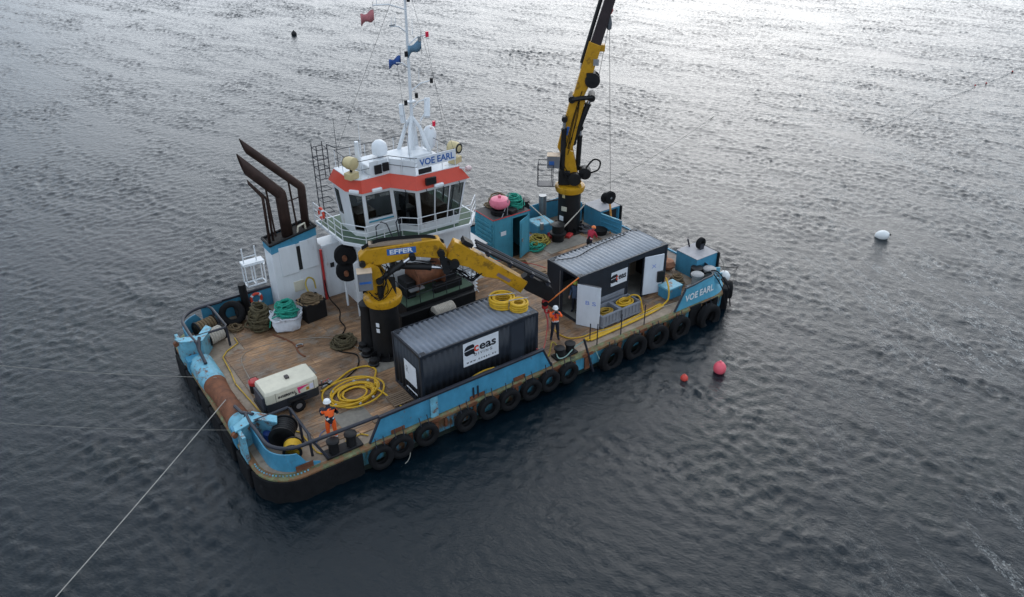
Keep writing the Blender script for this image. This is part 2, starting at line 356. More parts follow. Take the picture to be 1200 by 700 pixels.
    m4 = N(nt, 'ShaderNodeMath', operation='MULTIPLY'); L(m3.outputs[0], m4.inputs[0]); m4.inputs[1].default_value = .8
    mx = N(nt, 'ShaderNodeMix', data_type='RGBA'); L(m4.outputs[0], mx.inputs[0]); mx.inputs[6].default_value = (.002, .0075, .012, 1); mx.inputs[7].default_value = (.55, .56, .54, 1)
    L(mx.outputs[2], b.inputs['Base Color'])
    ro = N(nt, 'ShaderNodeMapRange'); ro.inputs[3].default_value = .03; ro.inputs[4].default_value = .6; L(m4.outputs[0], ro.inputs[0]); L(ro.outputs[0], b.inputs['Roughness'])
    b.inputs['IOR'].default_value = 1.333
    me.materials.append(m); ob = bpy.data.objects.new('sea', me); C.objects.link(ob)
    tag(ob, 'dark rippled sea with foam streaks around the moored workboat', None, kind='structure')
sea()

# ================================================================ WORKBOAT
boat = thing('workboat', 'broad blue workboat with timber deck, white wheelhouse and tyre fenders', 'boat')
YS, YP, XA, XF = -.75, 12.35, -7.1, 19.2     # starboard, port, stern, bow
def outline(inset=0., n=10):
    i = inset; rs, rb = 1.5-i*.7, 2.1-i*.7
    p = []
    p += arc(XA+i+rs, YS+i+rs, rs, 180, 270, n)
    p += arc(XF-i-rb, YS+i+rb, rb, 270, 360, n)
    p += arc(XF-i-rb, YP-i-rb, rb, 0, 90, n)
    p += arc(XA+i+rs, YP-i-rs, rs, 90, 180, n)
    return p
# hull shell
m = MB(); levels = [(.25, -.012), (.02, -.012), (0, -.05), (-.05, -.09), (-.05, -.2), (0.02, -.25), (.035, -.92), (.035, -.93), (.12, -2.2)]
rings = [[(x, y, z) for x, y in outline(i)] for i, z in levels]; K = len(rings[0])
m.v = [p for r_ in rings for p in r_]
for a in range(len(rings)-1):
    for j in range(K): m.f.append((a*K+j, a*K+(j+1) % K, (a+1)*K+(j+1) % K, (a+1)*K+j)); m.m.append((0 if a < 6 else 2) if a >= 5 else 1)
m.build('hull', None, boat, mats=[hullblue, ledge, paint('weedy_boot', (.012, .018, .014), .6, var=.6, rust=.4, rustcol=(.03, .05, .025), rscale=3)])
deck = MB().slab(outline(.2), -.3, -.008).build('deck', paint('deck_steel', (.30, .235, .175), .7, var=.45, vscale=1.6, rust=.42, rustcol=(.17, .085, .045), rscale=1.4, bump=.2), boat)
deck['label'] = 'worn deck of timber planks with stained steel margins'
# timber planks of the deck, laid fore and aft
pm = {}
def plank_mesh(l):
    if l not in pm:
        b_ = MB().box((0,0,0), (l-.012, .192, .05)); me = b_.mesh('plank'); me.materials.append(wood); pm[l] = me
    return pm[l]
rng = random.Random(3); y = .16; row = 0
while y < 11.5:
    x = -5.55 if 2.6 < y < 8.9 else (-4.55 if y > .3 else -2.9)
    xe = 16.9
    while x < xe-.3:
        l = min(rng.choice([3.2, 4.0, 4.8, 5.6]), round(xe-x, 2))
        hid = y > 8.6 and x > 2.0 and x+l < 9.3
        if not hid:
            o = bpy.data.objects.new('plank', plank_mesh(l)); C.objects.link(o); o.parent = deck; o.location = (x+l/2, y, .0 + rng.uniform(-.004, .004))
        x += l
    y += .2; row += 1
DK = .025     # top of the planks
# steel plates let into the deck
for nm, (x0, x1, y0, y1) in (('deck_plate', (-5.0, -2.6, 5.05, 5.75)), ('deck_plate', (-3.35, -2.0, .75, 1.75)), ('deck_plate', (-.35, 1.9, 3.45, 5.4)), ('deck_plate', (-5.5, -4.7, 4.5, 6.1)), ('deck_plate', (13.2, 16.2, 8.1, 9.2))):
    MB().bx(x0, x1, y0, y1, .015, DK+.012).build(nm, paint('worn_plate', (.21, .19, .16), .6, var=.35, rust=.25, rscale=1.6), deck)
# yellow safety line
yl = [(-4.62, 10.12), (-4.64, 9.58), (-5.3, 9.2), (-5.62, 8.8), (-5.72, 7.4), (-5.85, 6.4), (-5.68, 3.8), (-5.6, 2.6), (-4.85, 1.6), (-4.8, .1), (-4.7, -.12), (-3.7, -.12), (-3.5, .05), (-2.9, .05), (-2.7, -.2)]
for a, b in zip(yl, yl[1:]):
    A, B = Vector((*a, .04)), Vector((*b, .04)); d = (B-A); MB().box((A+B)/2, (d.length+.04, .05, .035), math.atan2(d.y, d.x)).build('line_marking', yellowline, deck)

def strip(pts, z0, z1, th, name, mat, parent, z0f=None, lean=None):
    """a plate following pts, from z0 to z1 (callables of the index allowed), lean(i) moves its top inboard"""
    m = MB(); k = len(pts); P = [Vector((p[0], p[1], 0)) for p in pts]; vs = []
    for i in range(k):
        t = (P[min(i+1, k-1)]-P[max(i-1, 0)]).normalized(); nin = Vector((-t.y, t.x, 0))
        a = z0(i) if callable(z0) else z0; b = z1(i) if callable(z1) else z1; le = lean(i) if lean else 0
        vs += [P[i]+Vector((0,0,a)), P[i]+nin*le+Vector((0,0,b)), P[i]+nin*(le+th)+Vector((0,0,b)), P[i]+nin*th+Vector((0,0,a))]
    fs = []
    for i in range(k-1):
        for j in range(4): fs.append((i*4+j, i*4+(j+1) % 4, (i+1)*4+(j+1) % 4, (i+1)*4+j))
    fs += [(0,1,2,3), ((k-1)*4+3, (k-1)*4+2, (k-1)*4+1, (k-1)*4)]
    m.add(vs, fs); return m.build(name, mat, parent)
for i, x in enumerate((-2.1, -1.1, .1, .6, 2.05, 3.2, 4.3, 5.4, 6.5, 7.6, 8.4, 10.45, 12.0, 13.5)):
    hh = rng.uniform(.3, .7); MB().box((x, YS-.03, -.26-hh/2), (rng.uniform(.1, .3), .07, hh)).build('fender_bracket', rustm, boat)
    if i % 2 == 0: MB().bx(x-.3, x+rng.uniform(.1, .4), YS-.075, YS-.045, -.22, -.06).build('rusted_strake', rustm, boat)
# black stern fender
def fender(pts, name='stern_fender_and_shade'):
    k = len(pts); return strip(pts, -1.75, -.16, .25, name, rubber, boat)
o1 = outline(-.13)
fender(arc(XA+1.5, YS+1.5, 1.63, 180, 270, 14)+[(-3.3, YS-.13)])
fender([(-3.3, YP+.13)]+arc(XA+1.5, YP-1.5, 1.63, 90, 180, 14))
for y0, y1 in ((1.0, 2.35), (2.9, 4.3), (4.4, 5.8), (5.9, 7.3), (7.6, 9.2), (9.3, 10.8)):  # middle blocks stand in for the black shadow between the brackets
    MB().bx(-7.3, -7.05, y0, y1, -1.75, -.2).build('stern_fender_and_shade', rubber, boat, bevel=.06)
# starboard bulwark amidships, its rail and stiffeners
def sbulwark(xs0, xs1, x_t0, x_t1, y, nm):
    poly = [(xs0, .0), (xs1, .0), (x_t1, 1.0), (x_t0, 1.0)]
    b = MB().prism(poly, lambda u, v: (u, y, v), lambda u, v: (u, y+.05, v)).build(nm, blue, boat)
    MB().box(((x_t0+x_t1)/2, y+.03, 1.05), (x_t1-x_t0+.1, .16, .12)).build('cap_rail', railm, b, bevel=.02)
    for (p, q) in (((xs0, 0), (x_t0, 1.0)), ((xs1, 0), (x_t1, 1.0))):
        MB().tube([(p[0], y+.02, p[1]), (q[0], y+.02, q[1]+.04)], .06, 6).build('end_stanchion', railm, b)
    x = xs0+1.2
    while x < xs1-.4:
        MB().bx(x-.02, x+.02, y+.05, y+.3, .0, .95).build('stiffener', blue, b); x += 1.3
    return b
sb = sbulwark(-2.85, 6.35, -2.3, 5.85, -.66, 'bulwark')
MB().prism([(0,0),(.35,0),(.35,.98),(0,.98)], lambda u, v: (-.05+u, -.68, v), lambda u, v: (-.05+u, -.74, v)).build('doubler_plate', bluelight, sb)
for x in (-1.9, 1.9, 4.2):
    MB().bx(x, x+rng.uniform(.6, .9), -.70, -.66, .02, .2).build('rust_patch', rustm, sb)
for x in (2.05, 2.28): MB().bx(x, x+.06, -.72, -.66, .1, .62).build('ladder_rail', railm, sb)
# port bulwark
pb = MB().prism([(-5.4, 0), (16.9, 0), (16.9, 1.0), (-5.4, 1.0)], lambda u, v: (u, 12.22, v), lambda u, v: (u, 12.27, v)).build('bulwark', blue, boat)
MB().box((5.75, 12.25, 1.05), (22.4, .16, .12)).build('cap_rail', railm, pb)
# stern quarters: blue bulwark plate, pipe rail and the inner pen rails
def quarter(sgn):
    Yc = 5.8
    def S(p): return (p[0], p[1] if sgn > 0 else 2*Yc-p[1]) + tuple(p[2:])
    base = [(-6.62, 2.3)]+[p for p in arc(-5.45, .65, 1.18, 180, 270, 12)]+[(-4.9, -.53)]
    base = [S(p) for p in base]; k = len(base)
    if sgn < 0: base = base[::-1]
    def top(i):
        j = i if sgn > 0 else k-1-i
        return .82 if j < k-3 else (.6, .3, .06)[j-(k-3)]
    q = strip(base, -.005, top, .05, 'quarter_bulwark', blue, boat)
    rail = [(-6.55, 3.0, .55), (-6.55, 2.6, 1.1), (-6.6, 2.05, 1.1)]+[(x, y, 1.1) for x, y in arc(-5.45, .65, 1.12, 180, 270, 10)]
    if sgn > 0: rail += [(-2.35, -.6, 1.1)]
    else: rail += [(-4.4, -.45, 1.1)]
    MB().tube([S(p) for p in rail], .075, 10).build('pipe_rail', railm, q)
    inner = [(-6.45, 2.02, 1.1), (-5.05, 2.05, 1.1), (-4.98, 1.9, 1.1), (-5.02, -.05, 1.1), (-5.15, -.48, 1.08)]
    MB().tube([S(p) for p in inner], .06, 8).build('pen_rail', railm, q)
    for a, b in (((-5.0, 1.92, 1.1), (-4.98, 1.92, 0)), ((-5.02, .05, 1.1), (-5.0, .02, 0)), ((-5.02, .9, 1.1), (-5.0, .9, 0)), ((-5.05, -.3, 1.05), (-4.55, -.55, 0))):
        MB().tube([S(a), S(b)], .055, 8).build('rail_post', railm, q)
    # towing bracket with its folded plate
    bm_ = MB()
    outer = [(-7.18, 1.25), (-7.18, 2.05), (-6.3, 2.45), (-5.72, 1.62), (-5.72, 1.5), (-6.3, 2.28), (-7.05, 1.9), (-7.05, 1.25)]
    pl = [S(p) for p in outer]
    br = MB().slab(pl, -.45, 1.08).build('towing_bracket', bluelight, boat)
    cap = [S(p) for p in [(-7.28, 1.75), (-7.22, 2.12), (-6.3, 2.62), (-5.6, 1.75), (-5.75, 1.35), (-6.3, 2.0)]]
    MB().slab(cap, 1.085, 1.14).build('bracket_cap', bluelight, br)
    MB().bx(*sorted((-7.18, -6.5)), *sorted((S((0, 2.5))[1], S((0, 3.0))[1])), -.3, .5).build('bracket_foot', blue, br)
    e = S((-7.3, 1.85)); MB().cyl((e[0], e[1]-.09, .92), (e[0], e[1]+.09, .92), .11).build('pin', rustm, br)
    for xx, yy in ((-6.95, 1.98), (-6.6, 2.2)):
        g = S((xx, yy)); MB().cyl((g[0], g[1], 1.13), (g[0], g[1], 1.155), .035, n=8).build('bolt', rustm, br)
    MB().tube([S((-6.35, 2.35, 1.18)), S((-6.6, 3.0, .95)), S((-6.62, 3.9, .72))], .075, 8).build('hold_down_bar', railm, br)
    return q
quarter(1); quarter(-1)
MB().bx(-5.9, -5.2, -.58, -.56, .03, .3).build('rust_patch', rustm, boat)
# stern roller: blue ends, rusted waisted middle
rl = MB().lathe([(.30, 2.75), (.52, 2.78), (.52, 3.2), (.50, 3.6)], (-6.62, 0, .12), 28, 'Y').build('stern_roller', bluelight, boat)
MB().lathe([(.50, 3.6), (.47, 4.2), (.43, 5.0), (.43, 5.9), (.47, 6.5), (.50, 6.75)], (-6.62, 0, .12), 28, 'Y').build('worn_middle', rustm, rl)
MB().lathe([(.50, 6.75), (.53, 7.2), (.53, 8.7), (.3, 8.75)], (-6.62, 0, .12), 28, 'Y').build('roller_end', bluelight, rl)
# bow shoulders and bow lockers
def bow(sgn):
    Yc = 5.8
    def S(p): return (p[0], p[1] if sgn > 0 else 2*Yc-p[1]) + tuple(p[2:])
    base = [(14.25, -.66), (14.9, -.66), (15.6, -.66), (16.4, -.66)]+arc(17.1, 1.3, 1.98, 270, 352, 14)
    k = len(base); P = [S(p) for p in base]
    if sgn < 0: P = P[::-1]
    def J(i): return i if sgn > 0 else k-1-i
    def top(i): return (.08, 1.12, 1.15, 1.15)[J(i)] if J(i) < 4 else 1.15-.35*min(1, (J(i)-3)/7)
    def lean(i): return 0 if J(i) < 3 else .75*min(1, (J(i)-2)/7)
    q = strip(P, -.005, top, .05, 'bow_bulwark', blue if sgn < 0 else paint('bow_blue_paint', (.09, .33, .46), .5, var=.2, rust=.22, rscale=2.6, grime=.1), boat, lean=lean)
    tr = []
    for i in range(1, k):
        t = (Vector(P[min(i+1, k-1)])-Vector(P[max(i-1, 0)])).normalized(); nin = Vector((-t.y, t.x))
        v = Vector(P[i])+nin*(lean(i)+.025); tr.append((v.x, v.y, top(i)+.03))
    if sgn < 0: tr = tr[:-1] if False else tr
    MB().tube(tr, .05, 8).build('top_bar', railm, q)
    a = S((14.25, -.66, .02)); b = S((14.9, -.66, 1.14)); MB().tube([a, b], .055, 6).build('end_stanchion', railm, q)
    # hawse slots in the sloping corner
    for aa in (292, 312, 332):
        c0 = Vector((17.1, 1.3))+Vector((math.cos(R(aa)), math.sin(R(aa))))*1.72
        c0 = S((c0.x, c0.y)); rz = R(aa)*sgn
        MB().box((c0[0], c0[1], .56), (.30, .07, .34), rz).build('fairlead', bluelight, q)
    # locker tower
    x0, x1, y0, y1 = 17.65, 19.22, 1.12, 2.62
    yy = sorted((S((0, y0))[1], S((0, y1))[1]))
    lk = MB()
    if sgn > 0: lk.bx(x0, x1, yy[0], yy[1], 0, 1.2)
    else:
        lk.bx(x0, x1, yy[0]+.1, yy[1], 0, 1.2); lk.bx(x0, x0+.1, yy[0], yy[0]+.1, 0, 1.2); lk.bx(x1-.12, x1, yy[0], yy[0]+.1, 0, 1.2); lk.bx(x0+.1, x1-.12, yy[0], yy[0]+.1, 1.1, 1.2)
    lo = lk.build('bow_locker', blue, boat)
    MB().bx(x0-.02, x1+.02, yy[0]-.02, yy[1]+.02, 1.203, 1.225).build('locker_top', greytop, lo)
    yk = yy[0]-.03 if sgn > 0 else yy[0]-.03
    MB().bx(x1+.005, x1+.12, yk-.08, yy[1], -1.0, 1.2).build('rubber_edge', rubber, lo)
    MB().lathe([(.16, -.11), (.29, -.11), (.33, -.06), (.33, .06), (.29, .11), (.16, .11)], (x1-.45, yy[0]+.85, 1.225+.33), 20, 'Y', closed=True).build('roller', rubber, lo)
    MB().bx(x1-.6, x1-.3, yy[0]+.71, yy[0]+.735, 1.22, 1.55).build('roller_cheek', railm, lo)
    if sgn > 0: MB().tube([(18.5, 2.5, 1.2), (18.35, 2.55, 1.7)], .05, 6).build('pin', railm, lo)
    else:
        MB().bx(x0+.14, x1-.16, yy[0]+.09, yy[0]+.098, .05, 1.08).build('locker_shade_sheet', dark, lo)  # dark sheet painted as the shaded inside; the locker behind is solid
        dr = MB().box((0, 0, 0), (1.55, .08, .95)); a = R(-80)
        c = Vector((x0+.02, yy[0]-.06, 0)); off = Matrix.Rotation(a, 3, 'Z') @ Vector((.78, 0, 0))
        d_ = dr.build('locker_door', blue, lo); d_.location = (c.x+off.x, c.y+off.y, .62); d_.rotation_euler = (0, 0, a)
        for zz in (-.3, 0, .3): MB().box((0, -.06, zz), (1.4, .05, .06)).build('door_rib', blue, d_)
        MB().bx(-.78, .78, -.05, .05, .48, .5).build('door_edge', bluelight, d_)
    # vertical rubber fender and push knees at the corner
    for aa in (306, 330):
        c0 = Vector((17.1, 1.3))+Vector((math.cos(R(aa)), math.sin(R(aa))))*2.12; c0 = S((c0.x, c0.y))
        MB().box((c0[0], c0[1], -.82), (.42, .62, 1.7), R(aa)*sgn).build('bow_fender', rubber, boat, bevel=.1)
    return q
bq = bow(1); bow(-1)
text('VOE EARL', .52, (14.95, -.672, .36), (1, 0, 0.02), (0, 0, 1), paint('lettering_white', (.72, .75, .76), .5, var=.15, rust=.15, rscale=6), bq, 'name_lettering', width=2.1, bold=.012)
for y0 in (2.9, 4.6, 6.3, 8.0): MB().bx(19.17, 19.4, y0, y0+1.5, -1.7, -.02).build('bow_fender', rubber, boat, bevel=.08)
MB().bx(19.0, 19.1, 2.8, 8.85, -.01, .12).build('bow_bulwark', blue, boat)
MB().bx(15.28, 16.1, -.82, -.70, -1.5, -.02).build('fender_backing', rubber, boat, bevel=.03); MB().bx(16.12, 17.4, -.80, -.70, -1.5, -.06).build('fender_backing', rubber, boat, bevel=.03)
MB().bx(16.9, 19.1, 2.8, 8.85, .0, .03).build('foredeck_plate', paint('foredeck', (.24, .20, .17), .7, var=.4, rust=.3, rscale=1.5), deck)
# bollards and capstans bolted to the deck
def bollards(pts, r, h, mat, base=None, nm='bollard', z=0.):
    if base: MB().bx(*base, z, z+.1).build('bollard_base', mat, boat, bevel=.02)
    for x, y in pts:
        MB().lathe([(r*1.0, 0), (r, h*.75), (r*1.25, h*.8), (r*1.3, h*.95), (r*1.1, h), (.02, h+.01)], (x, y, z+.05), 20).build(nm, mat, boat)
bollards([(-4.25, -.36), (-3.5, -.36)], .2, .62, black, (-4.65, -3.1, -.62, -.08))
bollards([(7.05, -.35), (7.7, -.33)], .2, .5, black, (6.75, 8.0, -.58, -.1))
bollards([(2.15, -.36)], .2, .66, paint('grey_bollard', (.38, .38, .36), .5, var=.2, rust=.15), (1.8, 2.5, -.58, -.1))
bollards([(17.0, .45), (18.0, .5)], .27, .85, paint('grey_bollard2', (.30, .30, .30), .5, var=.2, rust=.1), (16.6, 18.4, .1, .85))
MB().lathe([(.2, 0), (.2, .25), (.34, .28), (.34, .8), (.2, .84), (.02, .85)], (17.6, 1.02, .02), 20).build('mooring_winch', black, boat)
MB().lathe([(.36, 0), (.36, .4), (.5, .44), (.5, .55), (.36, .58), (.36, 1.02), (.42, 1.05), (.02, 1.1)], (14.65, 9.3, DK), 22).build('capstan', black, boat)
MB().cyl((14.2, 10.3, .5), (14.2, 10.3, .9), .12).build('capstan_motor', galv, boat)
# stub posts on the port side
MB().cyl((-3.26, 12.05, 0), (-3.32, 12.0, 1.75), .2, .19).build('mooring_post', black, boat)
for x in (14.3, 15.6): MB().cyl((x, 12.05, 0), (x, 12.05, 1.75), .24).build('mooring_post', black if x < 15 else galv, boat)
# raised bulwark by the forward crane
MB().prism([(13.6, 0), (17.7, 0), (17.7, 1.22), (14.3, 1.22)], lambda u, v: (u, 12.15-.0*(u-13), v), lambda u, v: (u, 12.2, v)).build('bulwark_panel', blue, boat)
MB().prism([(10.7, 0), (12.1, 0), (12.1, 1.22), (10.7, 1.22)], lambda u, v: (17.6, u, v), lambda u, v: (17.66, u, v)).build('bulwark_panel', blue, boat)
# starboard open side stanchions and a steel ladder bar
for x in (9.15, 10.67, 12.22): MB().cyl((x, -.58, 0), (x, -.58, 1.15), .028, n=6).build('stanchion', railm, boat)
MB().cyl((9.1, -.12, 0), (9.1, -.12, .95), .028, n=6).build('stanchion', railm, boat)
MB().tube([(8.2, -.72, .75), (8.86, -.95, -1.7)], .06, 6).build('boarding_spar', railm, boat)
MB().tube(smooth([(9.15, -.58, .7), (10.67, -.58, .55), (12.22, -.58, .65), (14.3, -.6, .55)]), .015, 5).build('safety_line', ropegrey, boat)

# ---------------------------------------------------------------- deckhouse, platform, wheelhouse
dh = MB().bx(1.7, 7.9, 8.35, 12.15, 0, 3.86).build('deckhouse', white, boat)
MB().bx(7.9, 8.75, 8.1, 10.3, 0, 2.0).build('lower_casing', white, dh)
MB().bx(7.85, 8.8, 8.05, 10.35, 2.003, 2.05).build('grating', galv, dh)
for x0, y0 in ((2.4, 8.33), (5.2, 8.33)): MB().bx(x0, x0+.8, y0-.03, y0+.02, .15, 2.0).build('door', paint('door_grey', (.5, .52, .53), .5), dh)
MB().bx(.72, 1.7, 11.1, 12.15, 0, 3.0).build('side_cabinet', white, dh, bevel=.03)
MB().bx(1.05, 1.25, 11.06, 11.1, 1.7, 1.95).build('vent', dark, dh)
MB().prism([(0, 0), (.42, 0), (.95, 2.0), (.75, 3.0), (0, 3.0)], lambda u, v: (1.15+u*.3, 8.4, v), lambda u, v: (1.15+u*.3+.3, 8.65, v)).build('support_leg', white, dh)
for z in (3.0, 2.15):
    rr = MB().lathe([(.15, -.3), (.52, -.3), (.56, -.22), (.56, .05), (.5, .1), (.42, .1), (.40, -.02), (.15, -.02)], (1.3, 9.55, z), 26, 'Y', Mx=Matrix.Rotation(R(-25), 3, 'Z')).build('hose_reel', rubber, dh)
    MB().cyl((1.25, 9.6, z), (1.05, 9.1, z), .12).build('reel_hub', rustm, rr)
MB().tube([(1.2, 9.75, 0), (1.2, 9.75, 3.8)], .06, 8).build('reel_post', white, dh)
# platform
plat = [(.96, 12.1), (1.02, 8.95), (1.74, 7.86), (3.67, 7.83), (4.26, 7.28), (7.2, 7.1), (8.1, 8.1), (8.1, 12.1)]
po = MB().slab(plat, 3.865, 3.99).build('platform', white, boat)
ins = lambda P, d: [(x+(d if x < 4 else -d), y+(d if y < 10 else -d)) for x, y in P]
MB().slab(ins(plat, .09), 3.99, 3.998).build('platform_floor', greendeck, po)
rp = [(x, y, 4.0) for x, y in plat]
railing('railing', rp[:4], 1.0, white, boat, mids=2, sp=.9)
railing('railing', rp[3:7], 1.0, white, boat, mids=2, sp=1.1)
for a in ([(2.3, 7.86, 4.0), (2.32, 7.9, 4.85), (2.6, 7.85, 5.05), (2.75, 7.6, 5.0), (2.95, 7.3, 4.1)], [(3.55, 7.84, 4.0), (3.55, 7.84, 5.1), (3.2, 7.5, 5.0), (3.25, 7.35, 4.1)]):
    MB().tube(a, .03, 6).build('grab_rail', railm, po)
for a in ((1.1, 9.6), (1.6, 11.9), (4.4, 7.5), (6.9, 7.4)): pass
MB().bx(7.2, 7.26, 7.3, 7.36, 0, 3.86).build('platform_post', white, po); MB().bx(1.75, 1.81, 7.95, 8.01, 0, 3.86).build('platform_post', white, po); MB().bx(4.3, 4.36, 7.4, 7.46, 0, 3.86).build('platform_post', white, po)
# wheelhouse
wh = thing('wheelhouse', None, None); wh.parent = boat
BZ, TZ = 4.0, 6.5
bot = [(1.85, 10.75), (1.85, 9.25), (2.25, 8.72), (3.8, 8.65), (4.6, 7.62), (6.72, 7.55), (6.72, 10.75)]
top = [(1.57, 10.8), (1.57, 9.08), (2.02, 8.37), (3.46, 8.28), (4.27, 7.15), (7.0, 7.1), (7.0, 10.85)]
def wallwin(i, j, wins, v0, v1, th=.05):
    """one leaning wall between corners i and j with window openings (u0,u1)"""
    a, b = Vector((*bot[i], BZ)), Vector((*bot[j], BZ)); c, d = Vector((*top[j], TZ)), Vector((*top[i], TZ))
    nrm = (b-a).cross(d-a).normalized()
    def Pt(u, v): return (a+(b-a)*u)*(1-v)+(d+(c-d)*u)*v
    us = [0]; 
    for u0, u1 in wins: us += [u0, u1]
    us.append(1); w_ = MB()
    def quad(u0, u1, q0, q1, off0=0., off1=-th, mb=None):
        vs = [Pt(u0, q0), Pt(u1, q0), Pt(u1, q1), Pt(u0, q1)]
        (mb or w_).add([p+nrm*off0 for p in vs]+[p+nrm*off1 for p in vs], [(0,1,2,3),(7,6,5,4),(0,4,5,1),(1,5,6,2),(2,6,7,3),(3,7,4,0)])
    for k in range(len(us)-1):
        if k % 2 == 0: quad(us[k], us[k+1], v0, v1)
    quad(0, 1, 0, v0); quad(0, 1, v1, 1)
    o = w_.build('wall', white, wh)
    for u0, u1 in wins:
        p = MB(); quad(u0-.005, u1+.005, v0-.005, v1+.005, -.02, -.03, p); p.build('window_pane', glassm, wh)
        g = MB(); pts = [Pt(u0, v0), Pt(u1, v0), Pt(u1, v1), Pt(u0, v1)]
        g.tube([q+nrm*.004 for q in pts], .018, 6, closed=True); g.build('window_seal', rubber, wh)
    return Pt, nrm
wallwin(0, 1, [(.12, .36)], .35, .86)
wallwin(1, 2, [(.1, .9)], .14, .92)
Pt, nr = wallwin(2, 3, [(.1, .93)], .40, .92)
wallwin(3, 4, [(.1, .9)], .16, .92)
wallwin(4, 5, [(.05, .33), (.375, .645), (.69, .95)], .2, .92)
wallwin(5, 6, [(.04, .26), (.28, .5), (.52, .74), (.76, .96)], .2, .92)
wallwin(6, 0, [(.1, .3), (.35, .55), (.6, .8)], .4, .92)
a_, b_ = Pt(.1, .335), Pt(.95, .335); MB().tube([a_+nr*.02, b_+nr*.02], .04, 6).build('teal_stripe', paint('teal_stripe_paint', (.03, .25, .36), .5), wh)
MB().slab(bot, BZ, BZ+.02).build('floor', dark, wh); MB().slab(top, TZ-.02, TZ).build('ceiling', paint('ceiling_lining', (.25, .25, .24), .7), wh)
MB().bx(5.4, 6.35, 7.95, 10.3, BZ+.02, BZ+1.0).build('helm_console', paint('console', (.10, .06, .04), .5), wh, bevel=.05)
MB().bx(2.2, 3.2, 9.6, 10.6, BZ+.02, BZ+.9).build('chart_table', paint('console', (.10, .06, .04), .5), wh)
MB().box((4.7, 9.1, BZ+.8), (.55, .55, .2)).build('helm_chair', paint('chair_vinyl', (.05, .05, .055), .5), wh, bevel=.05); MB().box((4.45, 9.1, BZ+1.2), (.15, .5, .7)).build('helm_chair_back', paint('chair_vinyl', (.05, .05, .055), .5), wh, bevel=.05)
MB().cyl((4.7, 9.1, BZ), (4.7, 9.1, BZ+.75), .08).build('helm_chair_post', galv, wh)
# red band round the roof edge (slightly proud, leaning in)
outt = [(1.45, 10.9), (1.45, 9.02), (1.95, 8.24), (3.4, 8.16), (4.2, 7.03), (7.12, 6.98), (7.12, 10.97)]
rtop = [(1.66, 10.6), (1.66, 8.8), (2.04, 8.4), (3.55, 8.45), (4.35, 7.36), (6.72, 7.28), (6.72, 10.7)]
bd = MB(); k = len(outt)
bd.add([(x, y, 6.5) for x, y in outt]+[(x, y, 7.1) for x, y in rtop], [(i, (i+1) % k, k+(i+1) % k, k+i) for i in range(k)]+[tuple(range(k-1, -1, -1))])
bd.build('red_fascia', red, wh)
MB().slab([(x*1.0, y) for x, y in rtop], 7.10, 7.14).build('roof', white, wh)
for (x, y, rz) in ((1.62, 9.6, R(90)), (1.72, 8.6, R(-50)), (2.7, 8.18, 0), (5.35, 6.96, 0)):
    MB().box((x, y, 6.56), (.5, .16, .17), rz).build('floodlight', lens, wh, bevel=.04)
MB().box((4.95, 7.0, 6.85), (.55, .12, .34)).build('display_box', black, wh)
for x, y in ((4.7, 7.05), (5.6, 7.02), (6.5, 7.0), (3.9, 7.7)): MB().tube([(x, y, 6.5), (x+.03, y-.06, 6.3), (x+.06, y+.14, 5.8)], .02, 5).build('wiper', black, wh)
# roof top: rail, sign, casing, lights, domes
rr_ = [(2.1, 8.5), (3.54, 8.42), (4.32, 7.3), (6.55, 7.35), (6.55, 10.6), (1.8, 10.6), (1.8, 9.0)]
railing('roof_railing', [(x, y, 7.14) for x, y in rr_], .85, railm, wh if False else boat, r=.018, mids=1, sp=.8, closed=True, postmat=white)
MB().bx(2.6, 6.0, 8.7, 10.2, 7.14, 7.55).build('roof_casing', white, wh, bevel=.05)
MB().bx(2.55, 3.5, 8.44, 8.47, 7.16, 7.86).build('dodger_panel', white, wh)
MB().box((3.95, 7.9, 7.5), (1.32, .03, .7), R(-54)).build('dodger_panel', white, wh)
sg = MB().bx(4.45, 6.55, 7.26, 7.3, 7.5, 8.02).build('name_board', signw, wh)
text('VOE EARL', .44, (4.55, 7.255, 7.6), (1, 0, 0), (0, 0, 1), inkblue, wh, 'name_lettering', width=1.9, bold=.01)
MB().bx(4.5, 5.2, 7.3, 7.34, 7.17, 7.42).build('louvre', dark, wh); MB().box((2.95, 8.4, 7.45), (.35, .1, .42)).build('equipment_box', black, wh); MB().box((3.35, 8.38, 7.5), (.3, .1, .4)).build('equipment_box', black, wh)
def searchlight(x, y, rz):
    b = MB().box((x, y, 7.32), (.55, .45, .32), rz).build('searchlight_base', buff, wh, bevel=.03)
    MB().cyl((x, y, 7.48), (x, y, 7.66), .06).build('searchlight_stem', black, b)
    d = Matrix.Rotation(rz, 3, 'Z')
    MB().lathe([(.05, -.33), (.24, -.28), (.3, -.1), (.3, .24), (.27, .26)], (x, y, 7.92), 20, 'Y', Mx=d).build('searchlight_lamp', buff, b)
    MB().lathe([(.25, -.3), (.25, -.27)], (x, y, 7.92), 20, 'Y', Mx=d).build('searchlight_glass', dark, b)
searchlight(6.75, 7.7, R(20)); searchlight(1.75, 8.75, R(200))
MB().lathe([(.13, 0), (.17, .08), (.36, .17), (.39, .43), (.34, .67), (.19, .81), (.03, .86)], (3.7, 9.6, 7.55), 24).build('radome', white, wh)
MB().lathe([(.1, 0), (.12, .2), (.28, .3), (.36, .7), (.34, 1.05), (.22, 1.3), (.03, 1.4)], (6.45, 9.7, 7.14), 24, Mx=Matrix.Rotation(R(6), 3, 'Y')).build('satellite_dome', white, wh)
